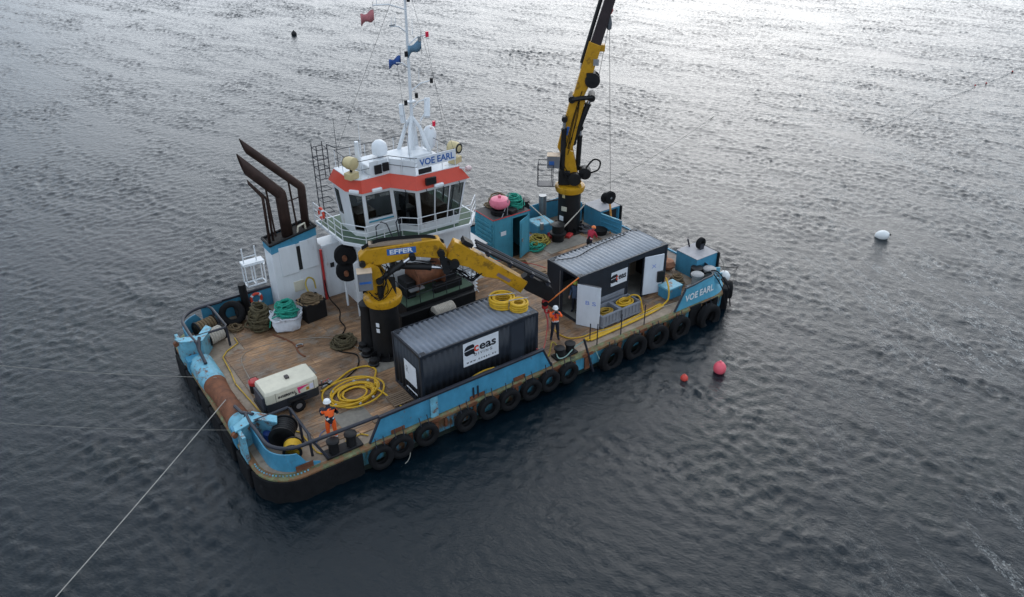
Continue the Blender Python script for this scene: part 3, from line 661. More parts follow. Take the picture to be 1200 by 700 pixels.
MB().tube([(6.7, 7.3, 7.02), (6.95, 7.0, 7.02)], .04, 5).build('horn_bracket', white, wh); MB().lathe([(.03, -.15), (.13, -.1), (.15, .05), (.1, .15)], (7.02, 6.95, 7.02), 14, 'X').build('horn', paint('pale_pink', (.65, .48, .47), .4), wh)
# ladder cage at the aft port corner
cg = MB()
for x, y in ((1.2, 11.3), (1.2, 11.9), (1.75, 11.3), (1.75, 11.9)): cg.cyl((x, y, 4.0 if x < 1.5 else 6.2), (x, y, 8.1), .025, n=5)
for z in (4.6, 5.2, 5.8, 6.4, 6.9, 7.4, 7.9): cg.tube([(1.2, 11.3, z), (1.2, 11.9, z), (1.75, 11.9, z), (1.75, 11.3, z)], .02, 5, closed=True)
cg.tube([(1.75, 11.3, 8.1), (1.9, 10.6, 8.1)], .025, 5); cg.build('ladder_cage', railm, boat)
# liferaft ring on platform rail and ring by the post
def lifering(c, Mx, nm='life_ring'):
    o = MB().lathe([(.27+.07*math.cos(a), .07*math.sin(a)) for a in [2*math.pi*i/8 for i in range(8)]], c, 24, Mx=Mx, closed=True)
    ob = o.build(nm, paint('ring_red', (.62, .06, .03), .5, var=.1), None)
    for k in range(4):
        a = R(45+90*k); p = Mx @ Vector((.27*math.cos(a), .27*math.sin(a), 0)); t = Mx @ Vector((-math.sin(a), math.cos(a), 0))
        p = p+Vector(c); MB().cyl(p-t*.05, p+t*.05, .078, n=10).build('white_band', signw, ob)
    return ob
l1 = lifering((.95, 11.1, 4.75), Matrix.Rotation(R(90), 3, 'Y')); tag(l1, 'red life ring hung on the wheelhouse platform rail', 'life ring')
l2 = lifering((-2.7, 12.1, .66), Matrix.Rotation(R(90), 3, 'X')); tag(l2, 'red life ring hung on the blue bulwark near the funnel', 'life ring')
# mast with yards, lamps, radar scanners
ms = MB().tube([(5.55, 9.6, 7.5), (5.58, 9.6, 10.2), (5.66, 9.6, 16.2)], [.10, .075, .05], 10).build('mast', white, boat)
for a in ((4.9, 8.9), (6.2, 8.9), (4.9, 10.2), (6.1, 10.2)): MB().tube([(a[0], a[1], 7.14), (a[0]*.4+5.56*.6, a[1]*.35+9.6*.65, 8.7), (5.56, 9.6, 9.2)], [.10, .09, .09], 8).build('mast_leg', white, ms)
for z, h in ((12.9, 1.05), (11.85, -.65), (10.75, 1.1), (13.5, -.8), (14.5, -1.6), (9.9, .8)):
    MB().tube([(5.6, 9.6, z-.35), (5.6+h*.5, 9.6, z-.05), (5.6+h, 9.6, z)], .03, 6).build('yard', white, ms)
for x, z, mt in ((6.62, 12.95, redlens), (6.72, 10.78, black), (5.25, 9.95, black), (5.45, 12.2, black), (5.85, 10.2, black), (6.72, 8.65, redlens), (5.75, 14.6, black), (6.2, 12.8, galv)):
    MB().cyl((x, 9.5, z-.12), (x, 9.5, z+.12), .08, n=10).build('mast_lamp', mt, ms)
MB().tube([(6.0, 9.55, 8.9), (6.35, 9.5, 9.35)], .05, 6).build('scanner_arm', white, ms)
MB().box((6.4, 9.5, 9.5), (.28, .95, .26), R(-35), Matrix.Rotation(R(55), 3, 'X')).build('radar_scanner', white, ms, bevel=.03)
MB().box((5.05, 9.6, 9.62), (.24, .55, .26), R(-30), Matrix.Rotation(R(80), 3, 'X')).build('radar_scanner', white, ms, bevel=.03); MB().cyl((5.1, 9.6, 9.0), (5.05, 9.6, 9.55), .14).build('scanner_base', white, ms); MB().tube([(5.1, 9.6, 9.05), (5.55, 9.6, 8.9)], .07, 6).build('scanner_arm', white, ms)
for (x, y, z0, z1) in ((1.9, 10.5, 7.14, 9.6), (2.5, 9.2, 7.14, 8.6), (6.5, 10.4, 7.14, 9.0), (3.0, 10.2, 7.5, 9.3)): MB().cyl((x, y, z0), (x, y, z1), .018, .01, n=5).build('whip_aerial', railm if x < 2 else white, boat)
MB().cyl((2.35, 9.2, 7.14), (2.35, 9.2, 8.7), .13, .10, n=10).build('vent_post', white, boat)
for a, b in (((5.66, 9.6, 15.9), (1.9, 10.5, 8)), ((5.66, 9.6, 15.9), (6.5, 7.4, 8)), ((5.0, 9.6, 11.9), (4.6, 8.2, 7.2)), ((6.6, 9.6, 12.9), (6.3, 7.6, 8))): MB().tube([a, b], .008, 4).build('stay', railm, boat)
for x, y, z, h in ((5.0, 9.5, 13.5, .5), (4.85, 9.6, 13.55, .35), (5.9, 9.6, 13.0, .7), (6.1, 9.6, 10.9, .5), (5.3, 9.6, 14.6, .5), (4.2, 9.6, 14.5, .45), (5.7, 9.6, 15.2, .8)): MB().cyl((x, y, z), (x+.03, y, z+h), .018, .01, n=5).build('aerial', white, ms)
MB().box((4.9, 9.6, 13.55), (.3, .06, .06)).build('wind_vane', galv, ms); MB().bx(5.35, 5.8, 9.45, 9.75, 9.9, 9.96).build('mast_shelf', white, ms)
# flags
def flag(c, w_, h_, rz, mt, lab, ph):
    m = MB(); n = 8; vs = []; fs = []
    for i in range(n+1):
        u = i/n; off = .10*w_*math.sin(u*6+ph)
        for v in (0, .5, 1): vs.append((u*w_, off*u+.03*math.sin(v*3+ph), -v*h_-.30*u*w_*(.6+.4*math.sin(ph))+.06*math.sin(u*8+v*3)))
    for i in range(n):
        for v in (0, 1): fs.append((i*3+v, i*3+v+1, (i+1)*3+v+1, (i+1)*3+v))
    m.add(vs, fs); o = m.build('flag', mt, None); o.location = c; o.rotation_euler = (0, 0, rz)
    s_ = o.modifiers.new('cloth', 'SOLIDIFY'); s_.thickness = .008; tag(o, lab, 'flag', None)
    h = MB().tube([(0, 0, .35), (0, 0, -h_-.25)], .01, 4).build('halyard', railm, o); return o
flag((4.02, 9.6, 14.3), .66, .42, R(180), flagred, 'red flag flying from the mast beside the top yard', 0.4)
flag((6.3, 9.55, 12.75), .8, .45, R(185), flagteal, 'pale blue flag flying just under the upper red mast lamp', 1.3)
flag((5.2, 9.6, 12.15), .6, .34, R(170), flagblue, 'dark blue flag flying below the pale blue one', 2.2)

# ---------------------------------------------------------------- funnel
fx0, fx1, fy0, fy1 = -1.85, .52, 11.08, 12.15
zs = lambda x: 3.72+(x-fx0)/(fx1-fx0)*.42
def fun(z0, z1, d):
    m = MB(); P = [(fx0-d, fy0-d), (fx1+d, fy0-d), (fx1+d, fy1+d), (fx0-d, fy1+d)]
    vs = [(x, y, z0(x)) for x, y in P]+[(x, y, z1(x)) for x, y in P]
    return m.add(vs, [(3,2,1,0), (4,5,6,7)]+[(i, (i+1) % 4, 4+(i+1) % 4, 4+i) for i in range(4)])
fn = fun(lambda x: 0, lambda x: zs(x)-.02, 0).build('funnel_casing', white, boat)
m = fun(lambda x: zs(x)-.42, lambda x: zs(x)-.0, .012); m.f = m.f[2:]; m.m = m.m[2:]; m.build('blue_band', blue, fn)
m = MB()
for a, b in (((fx0-.02, fy0-.02), (fx1+.02, fy0-.02)), ((fx1+.02, fy0-.02), (fx1+.02, fy1+.02)), ((fx1+.02, fy1+.02), (fx0-.02, fy1+.02)), ((fx0-.02, fy1+.02), (fx0-.02, fy0-.02))): m.tube([(*a, zs(a[0])+.06), (*b, zs(b[0])+.06)], .07, 6)
m.build('top_rim', black, fn)
fun(lambda x: zs(x)-.02, lambda x: zs(x)+.01, -.05).build('funnel_top', paint('sooty_plate', (.03, .025, .022), .8, var=.4, rust=.3), fn)
MB().bx(-1.5, -.62, 11.0, 11.076, 2.0, 3.55).build('louvre_door', white, fn, bevel=.02); MB().bx(-.42, .45, 11.0, 11.076, 2.05, 3.62).build('louvre_door', white, fn, bevel=.02)
MB().bx(-.66, -.38, 11.03, 11.05, 2.1, 3.4).build('dark_gap', dark, fn)
MB().bx(-1.0, -.5, 11.02, 11.08, .95, 1.5).build('switch_box', creamm, fn)
MB().cyl((.60, 11.0, 0), (.60, 11.0, 2.9), .07, n=8).build('fire_main', redp, fn)
def pipe(p, r, nm='exhaust_pipe'):
    a, b, c = [Vector(q) for q in p]; d1 = (a-b).normalized(); d2 = (c-b).normalized()
    pts = [a]+[b+d1*.12, b+(d1+d2)*.02, b+d2*.12]+[c]
    tb_ = MB().tube(pts, r, 14, caps=False); upv = (Vector((0, 0, 1))-d2*d2.z).normalized()
    for i in range(len(tb_.v)-14, len(tb_.v)): tb_.v[i] = tuple(Vector(tb_.v[i])+d2*((Vector(tb_.v[i])-c).dot(upv)*1.7))
    o = tb_.build(nm, exh, fn); s_ = o.modifiers.new('wall', 'SOLIDIFY'); s_.thickness = .02
    return o
pipe(((.24, 11.6, 4.0), (.3, 11.6, 6.18), (-2.15, 11.6, 8.75)), .2)
pipe(((-.78, 11.5, 3.85), (-.8, 11.5, 6.1), (-2.4, 11.5, 7.95)), .28)
pipe(((-1.72, 11.5, 3.75), (-1.68, 11.5, 6.15), (-2.25, 11.5, 7.05)), .07); pipe(((-1.5, 11.6, 3.75), (-1.48, 11.6, 6.0), (-2.1, 11.6, 6.85)), .06)
for x in (-1.25, -.1): MB().cyl((x, 11.9, 3.8), (x-.1, 11.9, 6.6), .05, n=8).build('vent_pipe', exh, fn)
MB().tube([(-.35, 11.25, 4.0), (-.3, 11.2, 4.35), (.05, 11.2, 4.45), (.1, 11.25, 4.05)], .05, 8).build('vent_elbow', creamm, fn)
MB().tube([(-.8, 11.5, 5.6), (.3, 11.6, 5.7)], .03, 5).build('pipe_brace', exh, fn)
# white boarding basket hung outside the port side
bk = MB()
for p in (((-2.95, 12.4, 2.4), (-1.9, 12.4, 2.4)), ((-2.95, 12.95, 2.4), (-1.9, 12.95, 2.4)), ((-2.9, 12.4, 1.25), (-1.95, 12.4, 1.25)), ((-2.9, 12.9, 1.25), (-1.95, 12.9, 1.25))): bk.tube(p, .05, 6)
for x in (-2.9, -2.45, -1.95):
    for y in (12.4, 12.9): bk.tube([(x, y, 1.25), (x, y, 2.4)], .035, 6)
    bk.tube([(x, 12.4, 1.25), (x, 12.9, 1.25)], .035, 6)
for x in (-2.85, -2.2): bk.tube([(x, 12.6, 2.4), (x, 12.6, 3.3)], .035, 6)
bk.tube([(-2.85, 12.6, 2.8), (-2.2, 12.6, 2.8)], .03, 6); bk.box((-2.42, 12.65, 2.45), (1.1, .55, .1)); bk.tube([(-2.0, 12.2, 2.35), (-1.9, 12.45, 2.35)], .05, 6)
bk.build('boarding_basket', white, boat)

# ---------------------------------------------------------------- winch platform amidships
wp = MB().bx(2.75, 6.7, 6.25, 8.3, 0, .98).build('winch_platform', black, boat)
MB().bx(2.78, 6.67, 6.28, 8.27, .983, 1.0).build('platform_top', greendeck, wp)
railing('railing', [(2.8, 6.3, 1.0), (6.62, 6.3, 1.0), (6.62, 8.0, 1.0)], 1.0, railm, boat, r=.02, mids=1, sp=.75)
railing('railing', [(2.8, 8.0, 1.0), (2.8, 6.3, 1.0)], 1.0, railm, boat, r=.02, mids=1, sp=.75)
wn = MB().lathe([(.75, -.75), (.75, -.7), (.48, -.68), (.45, .68), (.75, .7), (.75, .75)], (4.5, 7.35, 1.8), 26, 'X').build('deck_winch', rustm, boat)
MB().bx(3.2, 3.7, 6.9, 7.9, 1.0, 1.9).build('winch_frame', black, wn, bevel=.04); MB().bx(5.3, 6.1, 6.9, 7.9, 1.0, 1.8).build('winch_frame', black, wn, bevel=.04); MB().cyl((5.2, 7.4, 1.8), (6.3, 7.4, 1.8), .25).build('winch_motor', black, wn)
MB().bx(3.2, 4.0, 6.55, 6.8, 1.55, 1.62).build('winch_guard', galv, wn); MB().bx(4.6, 6.2, 6.6, 6.9, 1.0, 1.45).build('hydraulic_block', black, wn, bevel=.03)
for i in range(5): MB().bx(6.75, 7.35, 6.9+.0, 7.6, .15+.2*i, .19+.2*i).build('step', white, wp)
for y in (6.9, 7.6): MB().tube([(7.4, y, 0), (6.8, y, 1.1), (6.75, y, 2.0)], .03, 6).build('stair_rail', white, wp)

MB().bx(1.75, 7.3, 2.75, 6.24, .015, DK+.014).build('deck_shade_sheet', black, wp)  # black sheet over the deck, stands in for deep shadow here
MB().bx(2.3, 6.6, 5.95, 6.24, .04, .8).build('shade_filler_box', black, wp, bevel=.04)  # added black box filling the shadowed space beside the winch platform
for i, (x, y) in enumerate(arc(XA+1.5, YS+1.5, 1.42, 176, 275, 18)): MB().cyl((x, y, -.012), (x, y, .02), .035, n=8).build('ledge_bolt', bluelight, boat)
# ---------------------------------------------------------------- tyre fenders
def tyre_mesh(Ro, w_):
    h = w_/2; ri = Ro*.52
    prof = [(ri, -h*.55), (ri+.04, -h*.8), (Ro*.75, -h), (Ro*.93, -h*.92), (Ro, -h*.7), (Ro, -h*.3), (Ro*.975, -h*.25), (Ro*.975, h*.25), (Ro, h*.3), (Ro, h*.7), (Ro*.93, h*.92), (Ro*.75, h), (ri+.04, h*.8), (ri, h*.55), (ri+.05, h*.3), (ri+.05, -h*.3)]
    me = MB().lathe(prof, (0,0,0), 30, 'Y', closed=True).mesh('tyre_fender'); me.materials.append(rubber); return me
ch = MB().tube([(0, 0, 0), (0, .14, .5)], .022, 5).mesh('chain'); ch.materials.append(railm)
tA, tB, tC = tyre_mesh(.53, .34), tyre_mesh(.68, .4), tyre_mesh(.74, .45)
def tyre(me, x, z, y, lab, grp, rz=0., rx=0.):
    o = bpy.data.objects.new('tyre_fender', me); C.objects.link(o); o.location = (x, y, z); o.rotation_euler = (rx, rng.uniform(-.2, .2), rz)
    tag(o, lab, 'tyre', grp)
    for dx in (-.18, .18):
        c = bpy.data.objects.new('chain', ch); C.objects.link(c); c.parent = o; c.location = (dx, -.02, .38)
ORD = 'first second third fourth fifth sixth seventh eighth ninth'.split()
for i, (x, z) in enumerate(((-2.58, -.6), (-1.67, -.5), (-.47, -.46), (1.45, -.62), (2.65, -.52), (3.74, -.56), (4.92, -.52), (5.98, -.5), (7.08, -.52))):
    tyre(tA, x, z, -1.0, 'smaller black tyre on the hull side, %s forward of the black stern fender' % ORD[i], 'tyres along the starboard bulwark', rng.uniform(-.1, .1), rng.uniform(-.06, .06))
for i, (x, z) in enumerate(((9.68, -.74), (11.23, -.7), (12.73, -.68), (14.31, -.74))):
    tyre(tB, x, z, -1.06, 'large black tyre on the open deck edge, %s aft of the bow name plate' % ORD[3-i], 'large tyres along the open deck edge', rng.uniform(-.08, .08))
tyre(tC, 16.45, -.85, -1.08, 'biggest black tyre hung under the boat name on the bow', None)
o = bpy.data.objects.new('tyre', tyre_mesh(.62, .4)); C.objects.link(o); o.location = (-4.15, 11.55, .56); o.rotation_euler = (R(-22), 0, R(-25)); tag(o, 'loose black tyre leaning by the mooring post on deck', 'tyre')
o = bpy.data.objects.new('tyre', tyre_mesh(.5, .34)); C.objects.link(o); o.location = (-3.72, 11.75, .47); o.rotation_euler = (R(-10), 0, R(70)); tag(o, 'upright black tyre between the mooring post and another tyre', 'tyre')
o = bpy.data.objects.new('rope_fender', tyre_mesh(.5, .5)); C.objects.link(o)
o.location = (18.93, -.12, -.45); o.rotation_euler = (0, 0, R(45)); tag(o, 'black tyre hung on the rounded corner of the bow', 'tyre')

# ================================================================ CRANES
def crane_frame(px, py, az):
    ca, sa = math.cos(az), math.sin(az)
    # local frame of the crane: s along the boom, t across, z up
    def P(s, z, t=0.): return (s, t, z)
    return P
def plate(mb, poly, t0, t1): return mb.prism(poly, lambda s, z: (s, t0, z), lambda s, z: (s, t1, z))
def crane_pillar(c, r, h):
    p = MB().lathe([(r+.28, 0), (r+.28, .06), (r, .08), (r, h)], (0, 0, DK), 36).build('pillar', black, c)
    for a in range(0, 360, 30): MB().box(((r+.13)*math.cos(R(a)), (r+.13)*math.sin(R(a)), .2), (.28, .03, .3), R(a)).build('pillar_gusset', black, p)
    MB().lathe([(r+.02, h-.12), (r+.16, h-.08), (r+.22, h+.12), (r+.20, h+.26), (r+.05, h+.34), (.05, h+.36)], (0, 0, 0), 36).build('slew_collar', yellow, c)
    return p
def cylinder(c, a, b, r, frac=.62, t=0., nm='hydraulic_cylinder'):
    a, b = Vector((a[0], t, a[1])), Vector((b[0], t, b[1])); m_ = a+(b-a)*frac
    o = MB().cyl(a, m_, r, n=14).build(nm, black, c); MB().cyl(m_-(b-a)*.02, b, r*.62, n=12).build('piston_rod', chrome, o)
    MB().cyl(m_-(b-a).normalized()*.12, m_, r*1.12, n=14).build('gland', black, o)
    for q in (a, b): MB().cyl((q.x, t-.2, q.z), (q.x, t+.2, q.z), r*1.15, n=12).build('pin_eye', black, o)
    return o
def hoses(c, base, n, seed, spread=.35, r=.022):
    g = random.Random(seed)
    for i in range(n):
        pts = [Vector(b)+Vector((g.uniform(-spread, spread), g.uniform(-spread, spread), g.uniform(-spread, spread)*.6)) for b in base]
        MB().tube(smooth(pts, 5), r, 5).build('hydraulic_hose', rubber, c)
AZ1 = R(-22)
c1 = thing('deck_crane', 'yellow knuckle-boom crane with its jib lowered between the two containers', 'crane', (.85, 4.75, 0), AZ1)
p1 = crane_pillar(c1, .66, 2.85)
for z in (1.55, 1.85): MB().box((-.38, -.545, z), (.16, .02, .2), R(-35)).build('pillar_label', signw, p1)
# slewing head with its cheek plates
hd = MB(); 
for t0, t1 in ((-.42, -.34), (.34, .42)): plate(hd, [(-.6, 3.15), (.6, 3.15), (.35, 3.9), (-.1, 4.7), (-.45, 4.95), (-.75, 4.75), (-.7, 3.9)], t0, t1)
hd = hd.build('slewing_head', yellow, c1)
MB().box((.05, 0, 3.5), (.9, .6, .6)).build('slew_motor', black, c1, bevel=.06); MB().cyl((.45, -.25, 3.2), (.45, -.25, 4.0), .16).build('slew_gearbox', black, c1); MB().cyl((-.1, -.5, 3.25), (-.1, -.5, 3.8), .13).build('slew_gearbox', black, c1)
bm1 = MB(); plate(bm1, [(-.85, 4.85), (-.88, 5.2), (-.54, 5.53), (2.34, 5.66), (2.68, 5.62), (3.0, 5.1), (2.95, 4.75), (2.6, 4.72), (1.6, 4.93), (1.2, 4.88), (.1, 4.74), (-.3, 4.72)], -.28, .28)
bm1 = bm1.build('main_boom', yellow, c1, bevel=.03)
lbl = MB().bx(.35, 1.62, -.292, -.286, 5.16, 5.46).build('maker_plate', inkblue, bm1); text('EFFER', .29, (.47, -.295, 5.205), (1, 0, .02), (0, 0, 1), signw, bm1, 'maker_lettering', width=1.02, bold=.008)
MB().bx(-.4, 1.9, -.2, .2, 5.6, 5.72).build('hose_tray', paint('tray_tan', (.30, .23, .17), .6), bm1)
for t in (-.12, 0, .12): MB().tube(smooth([(-.7, t, 5.5), (0, t, 5.78), (1.2, t, 5.8), (2.3, t, 5.72), (2.9, t, 5.4)]), .03, 6).build('hydraulic_hose', rubber, bm1)
cylinder(c1, (-.1, 4.05), (1.42, 5.02), .13, .75, -.36); cylinder(c1, (.6, 4.55), (2.9, 4.15), .15, .72, -.1)
lk = MB(); plate(lk, [(2.58, 5.1), (2.8, 5.1), (3.05, 4.2), (2.92, 4.0), (2.75, 4.15)], -.42, -.32); plate(lk, [(2.58, 5.1), (2.8, 5.1), (3.05, 4.2), (2.92, 4.0), (2.75, 4.15)], .32, .42)
plate(lk, [(2.8, 4.3), (2.9, 4.0), (3.5, 4.3), (3.4, 4.55)], -.38, .38); lk = lk.build('knuckle_link', black, c1)
for s, z, r_ in ((2.7, 5.02, .17), (3.3, 4.42, .2), (2.9, 4.12, .15), (-.75, 4.92, .14)): MB().cyl((s, -.46, z), (s, .46, z), r_).build('pivot_pin', black, c1)
jb = MB(); plate(jb, [(2.95, 4.72), (3.35, 5.43), (3.7, 5.25), (6.72, 2.95), (6.36, 2.42), (5.3, 3.3), (4.6, 3.52), (3.95, 4.08), (3.4, 4.3)], -.26, .26)
jb = jb.build('jib', yellow, c1, bevel=.03)
pl_a, pl_b = Vector((5.2, 3.62)), Vector((5.95, 3.05)); xd = (pl_b-pl_a).normalized()
MB().prism([(0, 0), (.75, 0), (.75, .16), (0, .16)], lambda u, v: (5.2+xd.x*u-xd.y*v, -.275, 3.52+xd.y*u+xd.x*v), lambda u, v: (5.2+xd.x*u-xd.y*v, -.27, 3.52+xd.y*u+xd.x*v)).build('jib_plate', paint('plate_purple', (.20, .14, .14), .5), jb)
ex = MB(); plate(ex, [(6.2, 3.0), (6.72, 3.3), (7.9, 2.45), (8.1, 2.0), (7.75, 1.72), (6.6, 2.5)], -.2, .2); ex = ex.build('jib_extension', black, c1, bevel=.02)
for k, t in enumerate((-.22, -.08, .06, .2)):
    a = Vector((4.35, t, 5.05+.05*k)); b = Vector((7.75, t, 2.78+.04*k)); MB().cyl(a, b, .06 if k % 2 else .075, n=8).build('extension_rod', railm if k % 2 else black, jb)
for u in (.15, .45, .75, .98): MB().box((4.35+3.4*u, 0, 5.0-2.27*u), (.12, .7, .22), 0, Matrix.Rotation(R(34), 3, 'Y')).build('rod_bracket', railm, jb)
MB().box((3.95, 0, 5.25), (.5, .5, .2), 0, Matrix.Rotation(R(36), 3, 'Y')).build('valve_block', black, jb)
bx1 = MB().box((-.72, -.62, 4.28), (.62, .5, .85)).build('control_box', paint('box_grey', (.16, .165, .18), .5, var=.15), c1, bevel=.02)
MB().box((-.72, -.62, 4.72), (.66, .54, .03)).build('box_lid', paint('lid_tan', (.55, .42, .30), .6), bx1); MB().box((-.72, -.875, 4.25), (.5, .01, .1)).build('blue_mark', inkblue, bx1)
hoses(c1, [(-.6, -.4, 3.6), (-.2, -.55, 3.35), (.3, -.5, 3.9), (.2, -.3, 4.6)], 7, 5, .25); hoses(c1, [(.2, 0, 4.6), (.6, .2, 4.2), (1.2, .1, 4.5), (2.4, 0, 4.4)], 4, 9, .18); hoses(c1, [(3.0, .2, 4.2), (3.6, .1, 3.7), (4.2, -.1, 3.4), (4.5, -.2, 3.7)], 7, 12, .2, .03)
MB().box((-.5, .55, 3.3), (.7, .5, .5)).build('oil_tank', black, c1, bevel=.05)
sd_ = MB().lathe([(.45, 0), (.42, .2), (.3, 1.9), (.36, 2.3), (.2, 2.45)], (-.75, .75, DK), 16).build('access_steps', black, c1)
for i, (s, t) in enumerate(((-1.0, -.15), (-.75, -1.0), (-1.1, .45))): MB().lathe([(.24, 0), (.26, .12), (.2, .16), (.2, .34), (.05, .36)], (s, t, DK+.0), 16).build('base_cap', black, p1)
# hook block of the after crane
hk = thing('hook_block', 'red crane hook block with chain hanging between the containers', 'hook', (.85+7.62*math.cos(AZ1), 4.75+7.62*math.sin(AZ1), 1.35), AZ1)
MB().box((0, 0, .15), (.28, .2, .5)).build('hook_body', redp, hk, bevel=.05); MB().tube(smooth([(0, 0, -.08), (.02, 0, -.3), (.16, 0, -.38), (.2, 0, -.22)]), .05, 8).build('hook', redp, hk)
MB().tube([(0, 0, .38), (.05, 0, .6)], .04, 6).build('hook_link', rustm, hk); MB().lathe([(.13, -.12), (.17, 0), (.13, .12)], (0, 0, .2), 14, 'Y').build('sheave', black, hk)
hw = Vector(hk.location)
def rope(name, pts, r, mt, lab, cat='rope', n=6, sm=6, grp=None, kids=None):
    o = MB().tube(smooth(pts, sm) if sm else pts, r, n).build(name, mt); return tag(o, lab, cat, grp)
rope('lifting_strap', [tuple(hw+Vector((0, 0, .1))), (9.57, 1.4, 2.62)], .035, orangem, 'taut orange strap from the red hook block to the container corner', 'strap', sm=0)
rope('red_chain', [tuple(hw+Vector((0, 0, -.2))), tuple(hw+Vector((-.3, -.6, -.6))), (6.3, -.1, .6), (5.6, -.5, 1.12)], .02, redp, 'slack red line from the hook block to the bulwark rail', 'line', 5)
rope('shackle_line', [tuple(hw+Vector((.05, 0, -.25))), tuple(hw+Vector((.1, -.15, -.7))), tuple(hw+Vector((.1, -.2, -1.3)))], .035, paint('pale_red_rope', (.55, .22, .2), .7), 'short pale red line hanging straight down from the hook block', 'line', 6)

AZ2 = R(-40)
c2 = thing('deck_crane', 'yellow crane standing near the bow with its boom raised almost upright', 'crane', (16.2, 10.2, 0), AZ2)
p2 = crane_pillar(c2, .68, 2.65)
MB().box((-.35, -.6, 2.45), (.18, .02, .3), R(-30)).build('pillar_label', buff, p2); MB().box((-.3, -.62, 1.6), (.35, .02, .28), R(-25)).build('pillar_label', creamm, p2); MB().box((-.45, -.52, .95), (.3, .02, .3), R(-40)).build('pillar_label', signw, p2)
hd = MB()
for t0, t1 in ((-.4, -.32), (.32, .4)): plate(hd, [(-.7, 2.95), (.7, 2.95), (.45, 3.6), (.1, 5.1), (-.3, 5.3), (-.55, 5.0), (-.45, 3.6)], t0, t1)
plate(hd, [(-.1, 3.1), (.55, 3.1), (.1, 5.0), (-.2, 5.0)], -.2, .2); hd.build('slewing_head', yellow, c2)
MB().box((-.35, 0, 3.5), (.7, 1.1, .9)).build('slew_motor', black, c2, bevel=.08); MB().lathe([(.1, -.3), (.36, -.28), (.36, .28), (.1, .3)], (.85, -.1, 3.75), 18, 'Y').build('hose_drum', black, c2); MB().lathe([(.1, -.2), (.38, -.18), (.38, .18), (.1, .2)], (.25, -.55, 3.5), 18, 'Y').build('slew_gearbox', black, c2)
b2 = MB(); plate(b2, [(-.62, 4.95), (-.8, 5.3), (-.12, 8.2), (.05, 8.45), (.6, 8.35), (.7, 8.0), (.35, 6.6), (.1, 5.3), (-.2, 4.9)], -.27, .27); b2 = b2.build('main_boom', yellow, c2, bevel=.03)
MB().box((-.25, -.285, 6.3), (.16, .01, .5), 0, Matrix.Rotation(R(13), 3, 'Y')).build('maker_plate', inkblue, b2)
j2 = MB(); plate(j2, [(-.02, 8.15), (.2, 8.1), (.62, 8.3), (.86, 8.86), (1.46, 11.05), (.78, 11.3)], -.3, .3); j2 = j2.build('jib', yellow, c2, bevel=.03)
e2 = MB(); plate(e2, [(.86, 11.2), (1.4, 11.0), (3.0, 16.8), (2.5, 16.95)], -.24, .24); e2.build('jib_extension', paint('extension_black', (.03, .02, .022), .45, var=.4), c2, bevel=.02)
e3 = MB(); plate(e3, [(2.55, 16.5), (2.9, 16.4), (3.8, 19.6), (3.5, 19.7)], -.17, .17); e3.build('jib_extension', black, c2)
MB().cyl((.42, -.05, 10.1), (2.2, -.05, 16.8), .11, n=10).build('extension_cylinder', black, c2); MB().cyl((.36, -.05, 9.8), (.44, -.05, 10.2), .06).build('piston_rod', chrome, c2)
MB().bx(1.35, 1.65, -.2, .2, 10.75, 11.1).build('boom_lug', yellow, j2)
cylinder(c2, (-.5, 3.9), (-.42, 7.05), .15, .82, -.42); cylinder(c2, (.42, 3.9), (.5, 6.3), .15, .8, .42); cylinder(c2, (.1, 5.6), (1.02, 8.25), .17, .85, -.05)
MB().cyl((1.05, -.5, 8.25), (1.05, .5, 8.25), .2).build('pivot_pin', black, c2); MB().tube([(-.05, -.45, 8.15), (.5, -.45, 8.25), (1.1, -.45, 8.3)], .13, 8).build('knuckle_link', black, c2); MB().cyl((-.05, -.5, 8.15), (-.05, .5, 8.15), .2).build('pivot_pin', black, c2)
wn2 = MB().lathe([(.1, -.36), (.42, -.34), (.42, -.28), (.3, -.26), (.3, .26), (.42, .28), (.42, .34), (.1, .36)], (1.05, -.05, 9.2), 22, 'Y').build('boom_winch', black, c2); MB().box((.95, -.05, 9.5), (.5, .8, .25)).build('winch_frame', black, wn2); MB().box((1.2, -.35, 10.2), (.3, .05, .35)).build('load_display', galv, c2)
cb = MB().box((-1.0, -.45, 4.55), (.72, .6, .72)).build('control_box', paint('box_grey', (.16, .165, .18), .5, var=.15), c2, bevel=.02); MB().box((-1.0, -.45, 4.925), (.76, .64, .03)).build('box_lid', paint('lid_tan', (.55, .42, .30), .6), cb); MB().box((-1.1, -.755, 4.5), (.3, .01, .25)).build('blue_mark', inkblue, cb)
railing('cage_rail', [(-1.0, -.75, 3.1), (-1.9, -.75, 3.1), (-1.9, .1, 3.1), (-1.1, .1, 3.1)], 1.3, railm, c2, r=.02, mids=1, sp=.9)
MB().box((-1.4, -.35, 3.08), (1.0, .85, .06)).build('operator_step', railm, c2)
hoses(c2, [(-.5, -.4, 4.2), (-.2, -.6, 3.6), (.4, -.5, 3.4), (.7, -.3, 3.9)], 8, 21, .22); hoses(c2, [(-.3, -.35, 5.0), (-.1, -.4, 6.0), (.2, -.4, 7.2), (.5, -.3, 8.6)], 4, 22, .12); MB().tube(smooth([(.8, -.2, 3.9), (1.3, -.3, 4.6), (1.7, -.3, 4.5), (1.6, -.3, 4.0), (1.0, -.2, 3.7)]), .05, 8).build('hydraulic_hose', rubber, c2)
A2 = Matrix.Rotation(AZ2, 3, 'Z')
def w2(s, z, t=0.): v = A2 @ Vector((s, t, 0)); return Vector((16.2+v.x, 10.2+v.y, z))
